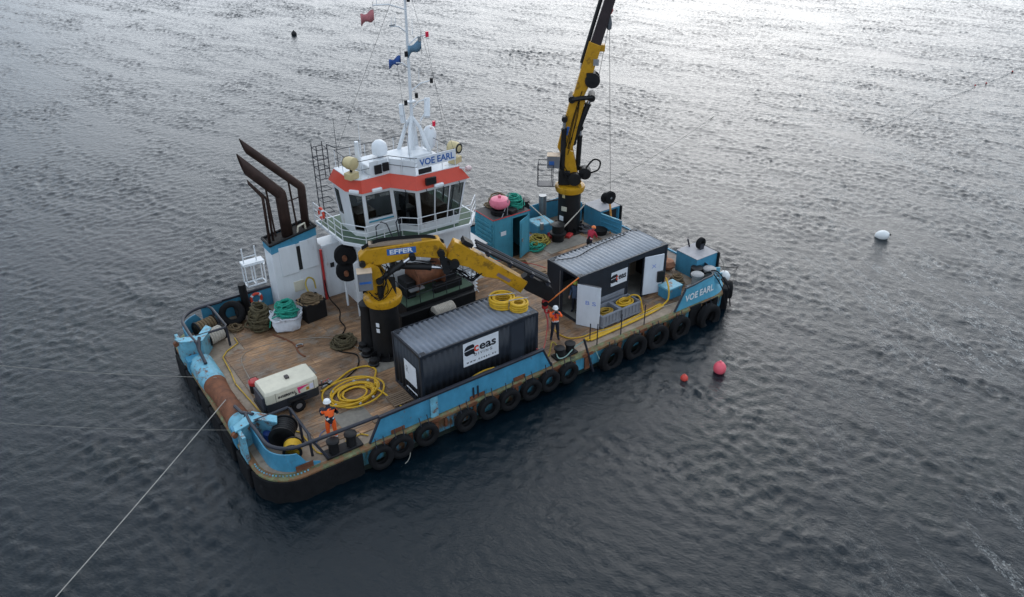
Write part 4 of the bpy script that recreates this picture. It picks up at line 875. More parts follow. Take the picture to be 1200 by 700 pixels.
hb = thing('hook_block', 'red hook and small block hanging beside the raised boom', 'hook', w2(1.82, 12.3)); MB().tube(smooth([(0, 0, 1.3), (.12, 0, 1.1), (-.05, 0, .85), (.1, 0, .6), (0, 0, .4)]), .09, 8).build('hook', redp, hb); MB().lathe([(.04, -.45), (.13, -.4), (.15, -.1), (.1, .15), (.03, .4)], (0, 0, 0), 14).build('hook_weight', paint('weight_grey', (.10, .11, .12), .4), hb)
bt = w2(2.42, 2.15)
rope('hoist_wire', [tuple(w2(1.84, 12.0)), tuple(bt+Vector((0, 0, .3)))], .014, railm, 'thin wire hanging from the raised boom towards the bow locker', 'wire', 5, sm=0)
rope('winch_wire', [tuple(w2(1.4, 9.4)), tuple(w2(1.8, 12.2))], .014, railm, 'short wire from the boom winch up to the hook', 'wire', 5, sm=0)
sn = thing('snatch_block', 'black round snatch block on the hoist wire above the bow locker', 'pulley', bt - Vector((0, 0, .25))); MB().lathe([(.1, -.12), (.38, -.1), (.40, 0), (.38, .1), (.1, .12)], (0, 0, .25), 22, 'Y').build('block_cheek', rubber, sn); MB().cyl((0, -.13, .25), (0, .13, .25), .07).build('block_pin', galv, sn)
rope('lifting_sling', [tuple(bt+Vector((0, 0, -.3))), (17.9, 8.3, 1.0), (17.8, 8.15, .06)], .06, paint('sling_orange', (.55, .24, .05), .8, var=.3), 'worn orange sling from the snatch block down to the deck', 'strap', 8)

# ================================================================ CONTAINERS
CL, CW, CH = 6.06, 2.44, 2.59
def corr(n, L, d):
    """trapezoid corrugation profile along 0..L"""
    p = L/n; out = [(0, 0)]
    for i in range(n):
        a = i*p; out += [(a+.14*p, 0), (a+.32*p, -d), (a+.68*p, -d), (a+.86*p, 0)]
    out.append((L, 0)); return out
def corr_panel(name, prof, fn, lo, hi, mat, parent, th=.02):
    m = MB(); k = len(prof); vs = [fn(u, d, lo) for u, d in prof]+[fn(u, d, hi) for u, d in prof]
    m.add(vs, [(i, i+1, k+i+1, k+i) for i in range(k-1)]); o = m.build(name, mat, parent)
    s_ = o.modifiers.new('steel', 'SOLIDIFY'); s_.thickness = th; s_.offset = 0; return o
def container_frame(c, roofmat):
    post = MB().bx(0, .12, 0, .12, 0, CH).mesh('corner_post'); post.materials.append(contm)
    for x in (0, CL-.12):
        for y in (0, CW-.12):
            o = bpy.data.objects.new('corner_post', post); C.objects.link(o); o.parent = c; o.location = (x, y, 0)
            for z in (.0, CH-.118):
                MB().bx(x-.004, x+.13, y-.004, y+.13, z+.0, z+.122).build('corner_casting', contm, o).location = (-x, -y, 0)
    for y in (.0, CW-.08):
        MB().bx(.12, CL-.12, y, y+.08, CH-.1, CH+.022).build('top_rail', contm, c); MB().bx(.12, CL-.12, y, y+.08, .0, .14).build('bottom_rail', contm, c)
    for x in (.0, CL-.08):
        MB().bx(x, x+.08, .12, CW-.12, CH-.11, CH+.02).build('end_header', contm, c); MB().bx(x, x+.08, .12, CW-.12, .0, .14).build('end_sill', contm, c)
    MB().bx(.05, CL-.05, .05, CW-.05, .1, .15).build('floor', contin, c)
    r = corr_panel('roof', corr(23, CL-.1, .042), lambda u, d, v: (.05+u, v, CH+.006+d), .06, CW-.06, roofmat, c)
    for x in (.1, CL-.34):
        for y in (.03, CW-.27): MB().bx(x, x+.24, y, y+.24, CH+.008, CH+.02).build('corner_plate', contm, c)
    return r
def side(c, y, x0, x1, sgn, n, mat=None): return corr_panel('side_panel', corr(n, x1-x0, .035), lambda u, d, v: (x0+u, y-sgn*d*-1 if False else y+sgn*(-d), v), .13, CH-.09, mat or contm, c)
# -- the container aft
k1 = thing('shipping_container', 'dark grey shipping container with large logo sign and yellow hose rolls on its roof', 'container', (0, 0, DK))
container_frame(k1, controof)
side(k1, .03, .12, 4.5, 1, 16); side(k1, .03, 5.35, CL-.12, 1, 3); side(k1, CW-.03, .12, CL-.12, -1, 21)
MB().bx(4.5, 5.35, .015, .06, .14, CH-.1).build('flush_door', contm, k1); MB().bx(4.58, 5.27, .002, .014, .3, CH-.22).build('door_panel', paint('door_dark', (.028, .034, .045), .45, var=.1), k1)
for x in (0.03, CL-.03): corr_panel('end_panel', corr(8, CW-.24, .035), lambda u, d, v, x=x: (x-d*(1 if x < 1 else -1), .12+u, v), .13, CH-.1, contm, k1)
ps = MB().bx(-.012, -.002, .43, 1.43, .76, 1.80).build('notice_board', signw, k1); text('R', .5, (-.014, 1.3, 1.2), (0, -1, 0), (0, 0, 1), paint('ink_grey', (.3, .31, .34), .6), k1, 'notice_print', width=.22); MB().bx(-.012, -.002, .45, 1.35, .38, .45).build('label_strip', signw, k1)
def oceas(par, x0, x1, z0, z1, y, url=True):
    W, H = x1-x0, z1-z0
    MB().bx(x0, x1, y, y+.012, z0, z1).build('sign_board', signw, par)
    m = MB(); f = y-.004
    cx, cz, r_ = x0+W*.17, z0+H*(.64 if url else .5), H*.22 if url else H*.3
    up_ = [(-1, .12)]+[(-.95*math.cos(a), .2+.85*math.sin(a)) for a in [R(t) for t in range(10, 90, 16)]]+[(.7, 1.05), (1.0, .8), (1.0, .3), (.3, .28)]
    lo_ = [(-1, -.02), (.2, .12), (1.0, .12), (1.0, -.5), (1.15, -1.15), (.55, -.85), (-.55, -.95), (-.95, -.6)]
    for pg in (up_, lo_): m.prism([(cx+u*r_, cz+v*r_*1.0) for u, v in pg], lambda u, v: (u, f, v), lambda u, v: (u, f+.003, v))
    m.build('logo_mark', inkb, par)
    sz = H*(.5 if url else .62); zb = z0+H*(.52 if url else .36)
    text('c', sz, (x0+W*.30, f+.002, zb), (1, 0, 0), (0, 0, 1), inkr, par, 'logo_lettering', width=W*.13, bold=.014); text('eas', sz, (x0+W*.455, f+.002, zb), (1, 0, 0), (0, 0, 1), inkb, par, 'logo_lettering', width=W*.47, bold=.014)
    if url:
        text('D I V I N G', H*.16, (x0+W*.31, f+.002, z0+H*.33), (1, 0, 0), (0, 0, 1), inkb, par, 'sign_lettering', width=W*.5, bold=.001); text('w w w . o c e a s . e u', H*.14, (x0+W*.08, f+.002, z0+H*.10), (1, 0, 0), (0, 0, 1), inkb, par, 'sign_lettering', width=W*.84, bold=.002)
oceas(k1, 2.06, 3.88, 1.26, 2.43, -.018)
# -- the container forward, rigged as a workshop with open doors
k2 = thing('shipping_container', 'dark grey container with light roof, fitted as a dive workshop with white doors open', 'container', (9.57, 1.36, DK), R(1.0))
container_frame(k2, controof2)
side(k2, CW-.03, .12, CL-.12, -1, 21)
corr_panel('end_panel', corr(8, CW-.24, .035), lambda u, d, v: (CL-.03+d, .12+u, v), .13, CH-.1, contm, k2)
MB().bx(.01, .05, 1.25, CW-.12, .14, CH-.11).build('end_door', contm, k2); MB().tube([(-.02, 1.4, .2), (-.02, 1.4, 2.4)], .02, 6).build('lock_bar', galv, k2)
MB().bx(.12, 3.32, .02, .06, .14, CH-.1).build('side_wall', contm, k2); MB().bx(4.36, CL-.12, .02, .06, .14, CH-.1).build('side_wall', contm, k2); MB().bx(3.32, 4.36, .02, .06, 2.32, CH-.1).build('door_header', contm, k2)
MB().bx(3.28, 3.32, .0, .08, .14, 2.36).build('door_frame', contm, k2); MB().bx(4.36, 4.40, .0, .08, .14, 2.36).build('door_frame', contm, k2)
oceas(k2, 2.12, 3.22, 1.38, 2.15, -.002, False)
for x0, x1 in ((.75, 1.3), (1.45, 3.1)):
    MB().bx(x0, x1, .006, .019, .35, .98).build('vent_panel', cratem, k2)
    for i in range(4): MB().box(((x0+x1)/2, .0, .45+.14*i), (x1-x0-.06, .012, .03)).build('vent_slat', galv, k2)
def leaf(c, hinge, w_, h_, ang, z0, nm):
    o = MB().bx(0, w_, -.03, .03, 0, h_).build(nm, whitedoor, c, bevel=.01); o.location = (*hinge, z0); o.rotation_euler = (0, 0, ang); return o
d1 = leaf(k2, (-.08, .02), 1.18, 2.3, R(-60), .02, 'open_door')
for u in (.45, .78):
    text('B' if u < .6 else 'S', .3, (u, -.034, 1.25), (1, 0, 0), (0, 0, 1), inkpale, d1, 'door_sticker', width=.2)
MB().bx(0, 1.18, -.035, .035, 2.3, 2.32).build('door_edge', contm, d1)
d2 = leaf(k2, (4.4, -.03), 1.12, 2.2, R(-15), .14, 'open_door'); text('X', .3, (.42, -.034, 1.5), (1, 0, 0), (0, 0, 1), inkpale, d2, 'door_sticker', width=.26)
MB().box((.95, -.09, .95), (.34, .14, .6)).build('door_box', black, d2)
MB().bx(.3, 2.6, 1.7, 2.3, .15, 1.05).build('work_bench', contin, k2); MB().bx(3.4, 5.8, 1.9, 2.35, .15, 1.0).build('work_bench', paint('bench_wood', (.2, .16, .12), .7), k2)
rope('roof_cable', [(9.8, 3.4, 2.66), (10.8, 3.1, 2.66), (12.0, 3.35, 2.66), (13.2, 3.5, 2.66), (14.6, 3.6, 2.66)], .022, rubber, 'black cable trailing along the light container roof', 'cable')

# ================================================================ DECK CARGO
def coil(name, c, rx, ry, turns, rope_r, mat, lab, cat='hose', h=.25, jit=.12, seed=1, tails=(), n=6, layers=True):
    g = random.Random(seed); pts = []; N_ = turns*16
    for i in range(N_+1):
        t = i/N_; a = 2*math.pi*turns*t; k = 1-.36*abs(math.sin(t*math.pi*turns*.37+seed))*1.0
        wob = 1+jit*math.sin(a*.5+seed)+jit*.5*math.sin(a*.23+seed*2)
        pts.append((rx*k*wob*math.cos(a)+g.uniform(-.02, .02), ry*k*wob*math.sin(a)+g.uniform(-.02, .02), rope_r+h*(t if layers else abs(math.sin(t*9+seed)))))
    if tails: pts = [Vector(p)-Vector(c) for p in tails[0]]+pts
    o = MB().tube(smooth(pts, 2), rope_r, n).build(name, mat); o.location = c; tag(o, lab, cat); return o
o = coil('hose_coil', (-1.95, 2.55, DK), 1.2, .92, 9, .043, hosey, 'large loose coil of yellow hose on the timber deck beside the cream compressor', h=.2, jit=.3, seed=4)
for pts in ([(-3.05, 3.6, .09), (-2.6, 3.75, .08), (-2.1, 3.95, .08), (-1.3, 4.3, .08), (-.6, 4.2, .08), (-.35, 3.7, .08), (-.75, 3.0, .15), (-1.0, 2.4, .25)], [(-1.4, 2.6, .33), (-1.0, 2.0, .2), (-.8, 1.3, .08), (-.72, .55, .08), (-.75, .1, .07)]):
    MB().tube([Vector(p)-Vector((-1.95, 2.55, DK)) for p in smooth(pts, 6)], .043, 6).build('hose_end', hosey, o)
for i in range(9):
    a = i*2.3; MB().cyl((1.1*math.cos(a)-.05, .84*math.sin(a), .12), (1.1*math.cos(a)+.05, .84*math.sin(a), .15), .066, n=8).build('hose_coupling', galv, o)
def hose_roll(c, r, h, lab, rz):
    o = thing('hose_roll', lab, 'hose', c, rz)
    for k in range(4):
        MB().lathe([(r+.05*math.cos(a), .06+k*.105+.055*math.sin(a)) for a in [2*math.pi*i/8 for i in range(8)]], (rng.uniform(-.02, .02), rng.uniform(-.02, .02), 0), 24, closed=True).build('hose_turn', hosey, o)
        MB().lathe([(r*.72+.07*math.cos(a), .05+k*.10+.05*math.sin(a)) for a in [2*math.pi*i/8 for i in range(8)]], (rng.uniform(-.02, .02), rng.uniform(-.02, .02), 0), 24, closed=True).build('hose_turn', hosey, o)
    MB().tube([(-r-.06, 0, .05), (-r-.05, 0, .5), (r+.05, .1, .5), (r+.06, .1, .05)], .025, 5).build('lashing', galv, o)
hose_roll((5.15, 1.5, CH+DK+.01), .56, .45, 'larger yellow hose roll on the container roof, farther from the roof edge', R(-30)); hose_roll((5.5, .72, CH+DK+.01), .38, .4, 'smaller yellow hose roll near the corner of the container roof', R(-25))
# compressor on its small trailer
cp = thing('air_compressor', 'cream towable air compressor on black wheels beside the yellow hose coil', 'compressor', (-4.45, 3.65, DK))
body = [(-1.13, -.6), (-.95, -.64), (1.02, -.64), (1.16, -.58), (1.16, .58), (1.02, .64), (-.95, .64), (-1.13, .6)]
hood = MB(); hood.slab(body, .78, 1.22); hood.add([(x, y, 1.22) for x, y in body]+[(x*.97, y*.90, 1.34) for x, y in body], [(i, (i+1) % 8, 8+(i+1) % 8, 8+i) for i in range(8)]+[tuple(range(8, 16))])
hood = hood.build('hood', creamm, cp, bevel=.02)
MB().slab([(x*1.0, y*.97) for x, y in body], .34, .775).build('chassis', paint('chassis_navy', (.02, .024, .032), .5, var=.2), cp, bevel=.03)
MB().bx(-1.24, -1.14, -.5, .5, .45, 1.1).build('radiator_grille', paint('grille', (.04, .045, .06), .5), cp); MB().bx(-1.3, -1.1, -.58, .58, .34, .5).build('bumper', black, cp)
MB().bx(-.02, .14, -.1, .12, 1.34, 1.42).build('exhaust_outlet', paint('outlet', (.06, .05, .05), .6), hood)
for x in (-.72, .95): MB().bx(x-.01, x+.01, -.645, .645, .8, 1.225).build('panel_seam', paint('seam', (.2, .18, .14), .7), hood)
text('INGERSOLL', .15, (-.62, -.646, .93), (1, 0, 0), (0, 0, 1), inkb, cp, 'side_lettering', width=.78, bold=.006); text('compressor', .06, (-.66, -.646, 1.13), (1, 0, 0), (0, 0, 1), inkb, cp, 'side_lettering', width=.4) if False else None
text('P', .12, (.10, -.646, .80), (1, 0, 0), (0, 0, 1), inkb, cp, 'side_lettering', width=.08, bold=.01)
MB().prism([(.22, 1.14), (.75, 1.12), (.30, .98), (.34, .84), (.26, .84)], lambda u, v: (u, -.65, v), lambda u, v: (u, -.641, v)).build('stripe_mark', inkpink, hood); MB().bx(.60, .72, -.65, -.641, .86, 1.0).build('yellow_sticker', yellow, hood); MB().bx(.76, .92, -.65, -.641, .86, 1.1).build('white_sticker', paint('sticker', (.66, .66, .8), .5), hood)
for y in (-.7, .7):
    t = MB().lathe([(.14, -.09), (.22, -.1), (.29, -.08), (.3, 0), (.29, .08), (.22, .1), (.14, .09)], (.15, y, .3), 22, 'Y', closed=True).build('tyre', rubber, cp); MB().lathe([(.03, -.07), (.14, -.06), (.15, .06), (.03, .07)], (.15, y, .3), 18, 'Y').build('wheel_rim', galv, t); MB().box((.15, y, .66), (.8, .22, .05)).build('mudguard', black, cp)
MB().tube([(1.1, 0, .4), (1.75, 0, .33), (1.95, 0, .12)], .045, 8).build('drawbar', black, cp); MB().cyl((1.55, .1, .02), (1.55, .1, .5), .03).build('jockey_leg', galv, cp)
for y in (-.45, .45): MB().cyl((-1.0, y, 0), (-1.0, y, .4), .035).build('prop_stand', black, cp)
jc = thing('fuel_can', 'red lidded black can on deck at the end of the compressor', 'can', (-5.32, 5.35, DK)); MB().lathe([(.2, 0), (.22, .05), (.22, .42), (.2, .45)], n=18).build('can_body', black, jc); MB().lathe([(.235, .44), (.235, .58), (.2, .62), (.02, .63)], n=18).build('can_lid', redp, jc)
MB().tube([(-.2, 0, .4), (-.15, 0, .75), (.15, 0, .75), (.2, 0, .4)], .012, 5).build('handle', black, jc)
# pallet with its slats
pt = thing('wooden_pallet', 'slatted wooden pallet lying by the end of the dark container', 'pallet', (-.54, 1.1, DK))
sm_ = MB().box((0, 0, 0), (.9, .085, .022)).mesh('slat'); sm_.materials.append(palletm)
for i in range(7):
    o = bpy.data.objects.new('slat', sm_); C.objects.link(o); o.parent = pt; o.location = (0, -.38+i*.127, .131)
for x in (-.38, 0, .38): MB().bx(x-.045, x+.045, -.42, .42, 0, .12).build('bearer', palletm, pt)
# ropes, bags and boxes by the funnel
def pile(name, c, r, h, n_, rr, mat, lab, cat='rope', seed=1, parent=None, flat=False):
    g = random.Random(seed); m = MB()
    for i in range(n_):
        t = (i+.5)/n_; zc = rr+h*t; R_ = r*(1-.45*t*t)*g.uniform(.72, 1.02); ph = g.uniform(0, 6.3); tx, ty = g.uniform(-.55, .55), g.uniform(-.55, .55)
        ox, oy = g.uniform(-.12, .12)*r, g.uniform(-.12, .12)*r; pts = []
        for k in range(18):
            a = 2*math.pi*k/18; q = R_*(1+.13*math.sin(2*a+ph)+.08*math.sin(5*a-ph)); x, y = q*math.cos(a), q*math.sin(a)*g.uniform(.97, 1.03)
            pts.append((ox+x, oy+y, max(rr, zc+(tx*x+ty*y)*.5)))
        m.tube(pts, rr, 6, closed=True)
    for i in range(n_//4):
        a = g.uniform(0, 6.3); p = [Vector((r*.95*math.cos(a+k*.25)*(1-.2*k/4), r*.95*math.sin(a+k*.25)*(1-.2*k/4), rr+h*(k/4)*.9)) for k in range(5)]; m.tube(smooth(p, 4), rr, 6)
    o = m.build(name, mat, parent); o.location = c
    if parent is None: tag(o, lab, cat)
    return o
pile('rope_coil', (-3.15, 10.4, DK), .62, 1.05, 26, .05, ropeolive, 'tall olive rope heap on deck left of the white bulk bag', seed=2)
pile('rope_coil', (-.55, 6.55, DK), .62, .3, 14, .045, ropeolive, 'low olive rope coil on the open planks near the crane pillar', seed=6)
bag = thing('bulk_bag', 'white woven bulk bag sagging open beside the funnel', 'bag', (-2.12, 9.55, DK))
m = MB(); prof = [(.50, 0), (.66, .12), (.70, .4), (.66, .62), (.62, .74), (.74, .80), (.76, .74), (.66, .66)]
m.lathe(prof, n=28); g = random.Random(4)
m.v = [(x*(1+.10*math.sin(4*math.atan2(y, x)+z*2)+.05*math.sin(9*math.atan2(y, x)+z*9)), y*(1+.10*math.sin(4*math.atan2(y, x)+z*2)+.05*math.sin(7*math.atan2(y, x)+1+z*7)), z+.09*math.sin(3*math.atan2(y, x)+.6)*min(1, z*2)) for x, y, z in m.v]; m.build('bag_body', bagm, bag)
for a in (30, 130, 220, 310): MB().tube(smooth([(.62*math.cos(R(a)), .62*math.sin(R(a)), .7), (.8*math.cos(R(a+10)), .8*math.sin(R(a+10)), .9), (.7*math.cos(R(a+25)), .7*math.sin(R(a+25)), .68)]), .03, 6).build('bag_loop', bagm, bag)
gr = pile('rope_coil', (-2.08, 9.6, DK+.62), .50, .75, 26, .045, ropegreen, 'bright green rope heaped in the white bulk bag', seed=11)
MB().tube(smooth([(-.3, -.3, .3), (-.55, -.1, .2), (-.8, 0, .05), (-.9, .1, -.4)]), .035, 6).build('rope_tail', ropegreen, gr)
tb = thing('tote_box', 'black deck tote heaped with brown rope by the funnel', 'box', (-.72, 9.75, DK), R(8)); m = MB(); m.slab([(-.55, -.45), (.55, -.45), (.55, .45), (-.55, .45)], 0, .05)
for b in ((-.55, .55, -.45, -.41), (-.55, .55, .41, .45), (-.55, -.51, -.41, .41), (.51, .55, -.41, .41)): m.bx(*b, .05, .98)
m.build('tote_body', black, tb); MB().tube([(-.57, -.47, .98), (.57, -.47, .98), (.57, .47, .98), (-.57, .47, .98)], .035, 6, closed=True).build('tote_rim', black, tb); MB().bx(-.5, .5, -.4, .4, .9, .94).build('tote_liner', dark, tb)
rp_ = pile('rope_coil', (-.72, 9.75, DK+.92), .52, .22, 13, .04, ropebrown, 'brown rope coiled on top of the black tote', seed=14)
for i in range(14):
    a = i*.45; MB().box((-.05+.62*math.cos(a), .5*math.sin(a), .06+.02*(i % 3)), (.3, .07, .03), a+1.2).build('wood_offcut', woodraw, rp_)
MB().tube(smooth([(.15, .5, .1), (.1, .7, .6), (.3, .8, .85), (.55, .75, .7), (.6, .7, .2)]), .045, 6).build('hose_loop', ropeyel, rp_)
rope('air_line', [(.55, 10.9, 1.2), (.5, 10.4, .4), (.6, 9.5, .06), (.2, 8.6, .06), (.1, 7.8, .06), (-.4, 7.2, .06), (-1.0, 6.6, .06), (-1.0, 6.0, .06), (-.5, 5.3, .06), (-.9, 4.4, .06), (-1.7, 3.9, .06)], .03, rubber, 'thin black air line snaking across the planks from the funnel', 'hose')
rope('deck_chain', [(-3.0, 9.3, .05), (-2.7, 8.6, .05), (-2.5, 7.9, .05), (-2.6, 7.1, .05), (-2.5, 6.6, .05)], .045, rustm, 'rusty chain lying across the timber deck below the bulk bag', 'chain')
rope('deck_rope', [(-5.4, 5.2, .3), (-4.6, 8.6, .05), (-1.0, 7.5, .05), (.1, 4.6, .06)], .012, ropegrey, 'thin grey line stretched loosely over the planks', 'rope')
vm = thing('hose_manifold', 'small steel hose manifold on the planks between the compressor and the hose coil', 'manifold', (-2.65, 3.85, DK), R(20)); MB().cyl((-.3, 0, .1), (.3, 0, .1), .06).build('manifold_pipe', galv, vm)
for x in (-.2, 0, .2): MB().cyl((x, 0, .1), (x, .12, .22), .035, n=8).build('valve', galv, vm); MB().box((x, .12, .24), (.16, .03, .02)).build('valve_lever', redp, vm)
for i, (x, y, rz, l, lab) in enumerate(((-2.55, 1.9, .1, 1.0, 'worn grey board lying beside the deck plate near the stern'), (-1.5, .45, .05, 1.3, 'worn grey board lying along the bulwark beside the pallet'))):
    o = MB().box((0, 0, .02), (l, .2, .04)).build('loose_board', palletm); o.location = (x, y, DK); o.rotation_euler = (0, 0, rz); tag(o, lab, 'board')
sk = MB().tube(smooth([(-.12, -.08, .04), (-.16, .0, .05), (-.1, .12, .04), (.08, .12, .04), (.16, 0, .05), (.12, -.08, .04)]), .028, 6).build('shackle', galv); MB().cyl((-.16, -.09, .04), (.16, -.09, .04), .03, n=8).build('shackle_pin', rustm, sk); sk.location = (-2.35, 7.6, DK); tag(sk, 'steel shackle lying by the rusty deck chain', 'shackle')
pile('rope_heap', (-4.3, 10.9, DK), .35, .16, 7, .03, ropebrown, 'small brown rope heap beside the leaning black tyre', seed=51)
rope('blue_line', [(-5.2, 1.0, .03), (-4.6, .6, .06), (-4.2, 1.0, .06), (-3.6, 1.3, .06), (-3.3, 1.9, .06)], .015, inkblue, 'thin blue line on the planks behind the stern rails', 'line', 5)
# gear in the stern pens
def drum(c, ax, r, l, core, lab, mat1=black):
    o = thing('rope_drum', lab, 'drum', c, ax)
    MB().lathe([(.1, -l/2), (r, -l/2), (r, -l/2+.05), (.1, -l/2+.05)], (0, 0, r), 24, 'X').build('drum_flange', mat1, o); MB().lathe([(.1, l/2-.05), (r, l/2-.05), (r, l/2), (.1, l/2)], (0, 0, r), 24, 'X').build('drum_flange', mat1, o)
    k = 6
    for i in range(k): MB().lathe([(r*.78+.06*math.cos(a), -l/2+.05+(i+.5)*(l-.1)/k+.07*math.sin(a)) for a in [2*math.pi*j/8 for j in range(8)]], (0, 0, r), 20, 'X', closed=True).build('rope_turn', core, o)
    MB().cyl((-l/2, 0, r), (l/2, 0, r), r*.7).build('drum_core', core, o)
drum((-5.55, 11.35, 0), R(15), .42, 1.0, ropebrown, 'black drum wound with brown rope beside the blue quarter bulwark'); drum((-5.45, 10.35, 0), R(20), .40, .9, ropewhite, 'black drum wound with pale rope, next to the towing bracket')
drum((-5.55, 1.45, 0), R(60), .52, .85, black, 'wide black hose drum inside the stern rails')
drum((-5.6, .42, 0), R(65), .38, .55, hosey, 'small drum of yellow hose inside the stern rails')
MB().box((0, 0, 0), (.4, .4, .4)); bb = MB().lathe([(.16, 0), (.2, .05), (.2, .45), (.1, .5), (.02, .52)], n=16).build('plastic_drum', paint('drum_blue', (.02, .06, .25), .5)); bb.location = (-6.05, 1.85, 0); tag(bb, 'small dark blue plastic drum by the stern bracket', 'drum')
# white rope reel behind the container
wr = thing('rope_reel', 'pale rope wound on a reel behind the dark container', 'reel', (4.45, 5.6, DK)); MB().cyl((-.55, 0, .55), (.55, 0, .55), .33).build('wound_rope', ropewhite, wr)
for i in range(12): MB().lathe([(.34+.03*math.cos(a), -.5+i*.091+.045*math.sin(a)) for a in [2*math.pi*j/6 for j in range(6)]], (0, 0, .55), 20, 'X', closed=True).build('rope_turn', ropewhite, wr)
for x in (-.62, .62): MB().bx(x-.04, x+.04, -.3, .3, 0, .6).build('reel_stand', black, wr)
# grey crates of hose
def crate(c, w_, d_, h_, lab, rz, seed, hy):
    o = thing('plastic_crate', lab, 'crate', c, rz); m = MB(); m.bx(-w_/2, w_/2, -d_/2, d_/2, .08, .12)
    for b in ((-w_/2, w_/2, -d_/2, -d_/2+.04), (-w_/2, w_/2, d_/2-.04, d_/2), (-w_/2, -w_/2+.04, -d_/2+.04, d_/2-.04), (w_/2-.04, w_/2, -d_/2+.04, d_/2-.04)): m.bx(*b, .12, h_)
    m.build('crate_body', cratem, o)
    for i in range(6):
        x = -w_/2+.06+i*(w_-.12)/5
        for y in (-d_/2-.02, d_/2+.02): MB().box((x, y, h_*.52), (.05, .038, h_*.78)).build('crate_rib', cratem, o)
    for z in (.16, h_-.05): 
        for y in (-d_/2-.018, d_/2+.018): MB().box((0, y, z), (w_+.06, .034, .07)).build('crate_rim', cratem, o)
        for x in (-w_/2-.018, w_/2+.018): MB().box((x, 0, z), (.034, d_+.0, .07)).build('crate_rim', cratem, o)
    for x in (-w_/2+.1, w_/2-.1): MB().box((x, 0, .04), (.14, d_, .08)).build('crate_foot', cratem, o)
crate((10.78, .72, DK), 1.2, .92, .76, 'grey plastic crate of dark yellow hose beside the open white door', R(1), 1, 1); crate((12.08, .72, DK), 1.26, .92, .76, 'grey plastic crate brimming with bright yellow hose near the workshop doorway', R(1), 2, 1)
coil('hose_coil', (10.78, .72, DK+.42), .44, .32, 7, .035, paint('dull_yellow_hose', (.36, .22, .02), .5, var=.3), 'dark yellow hose coiled inside the grey crate by the white door', h=.22, seed=3)
o = coil('hose_coil', (12.08, .72, DK+.48), .48, .34, 8, .04, hosey, 'bright yellow hose coiled inside the grey crate near the doorway', h=.26, seed=5); MB().tube([Vector(p)-Vector((12.08, .72, DK+.48)) for p in smooth([(12.3, .8, .85), (12.5, .6, 1.05), (12.72, .35, .95), (12.76, .15, .4), (12.7, .0, .08), (12.3, -.1, .07)], 6)], .04, 6).build('hose_end', hosey, o)
for i, (off, x0) in enumerate(((-.02, 8.9), (-.12, 8.95), (-.2, 9.1), (.06, 8.85))):
    rope('deck_hose', [(x0, off, .075+.0*i), (10.4, off+.02*math.sin(i), .075), (12.0, off+.06, .075), (13.3, off+.1+.02*i, .075), (14.2, off+.25, .08)], .045, hosey, ('second yellow hose from the grey crates of four along the open deck edge', 'third yellow hose from the grey crates of four along the open deck edge', 'outermost yellow hose of four laid along the open deck edge', 'innermost yellow hose of four along the deck edge, closest to the grey crates')[i], 'hose', grp='yellow hoses along the deck edge')
rope('umbilical_hose', [(14.1, .1, .08), (14.55, .12, .3), (14.75, .3, .7), (14.9, .6, 1.0), (15.15, .95, 1.0), (15.3, 1.0, .78)], .045, hosey, 'yellow hose looped up over the blue deck chest at the bow', 'hose')
rope('loose_hose', [(8.3, 1.6, .06), (8.2, 1.2, .07), (8.35, .6, .07), (8.9, .3, .07), (9.6, .25, .07), (10.6, .1, .08)], .03, hosey, 'thin yellow hose curving out of the open container end', 'hose')
rope('loose_hose', [(6.2, -.1, .06), (6.7, .0, .06), (7.1, .25, .5), (7.4, .1, .1), (7.2, -.3, .3)], .035, ropeyel, 'short yellow rope end tangled round the black bollards', 'rope')
rope('mooring_tail', [(8.35, -.65, .6), (7.9, -.45, .3), (7.6, -.55, .25), (7.2, -.6, .1), (6.8, -.6, .2), (7.0, -.1, .35)], .03, paint('pale_green_rope', (.25, .36, .32), .8), 'pale green rope looped round the black bollards amidships', 'rope')
rope('side_rope', [(8.9, -.78, -.1), (9.1, -1.0, -.7), (9.6, -1.15, -1.25), (10.3, -1.2, -1.33)], .022, paint('pale_green_rope', (.25, .36, .32), .8), 'pale rope trailing from the deck edge into the water', 'rope')
rope('side_rope', [(-1.4, -.8, -.05), (-1.35, -1.1, -.6), (-1.5, -1.25, -1.1), (-2.2, -1.4, -1.31)], .018, ropegrey, 'thin loop of rope hanging over the tyres at the stern', 'rope')
rope('bollard_hose', [(1.75, -.1, .06), (1.9, -.3, .35), (2.2, -.25, .75), (2.9, -.2, .85), (3.5, -.2, .8)], .04, hosey, 'yellow hose draped round the grey bollard beside the dark container', 'hose')
# blue chests
def chest(c, d, rz, lab, mat=blue):
    o = thing('deck_chest', lab, 'chest', c, rz); MB().box((0, 0, d[2]*.4), (d[0], d[1], d[2]*.8)).build('chest_body', mat, o, bevel=.015); MB().box((0, 0, d[2]*.8+.06), (d[0]+.06, d[1]+.06, .11)).build('chest_lid', bluelight, o, bevel=.02)
    for x in (-.3, .3): MB().box((x*d[0], -d[1]/2-.02, d[2]*.78), (.08, .03, .14)).build('latch', galv, o)
chest((15.3, .72, DK), (1.0, .72, .66), 0, 'blue deck chest with yellow hose over it, near the bow bollards'); chest((14.55, 10.85, DK), (1.15, 1.1, .8), R(-5), 'blue deck chest standing beside the forward crane pillar')
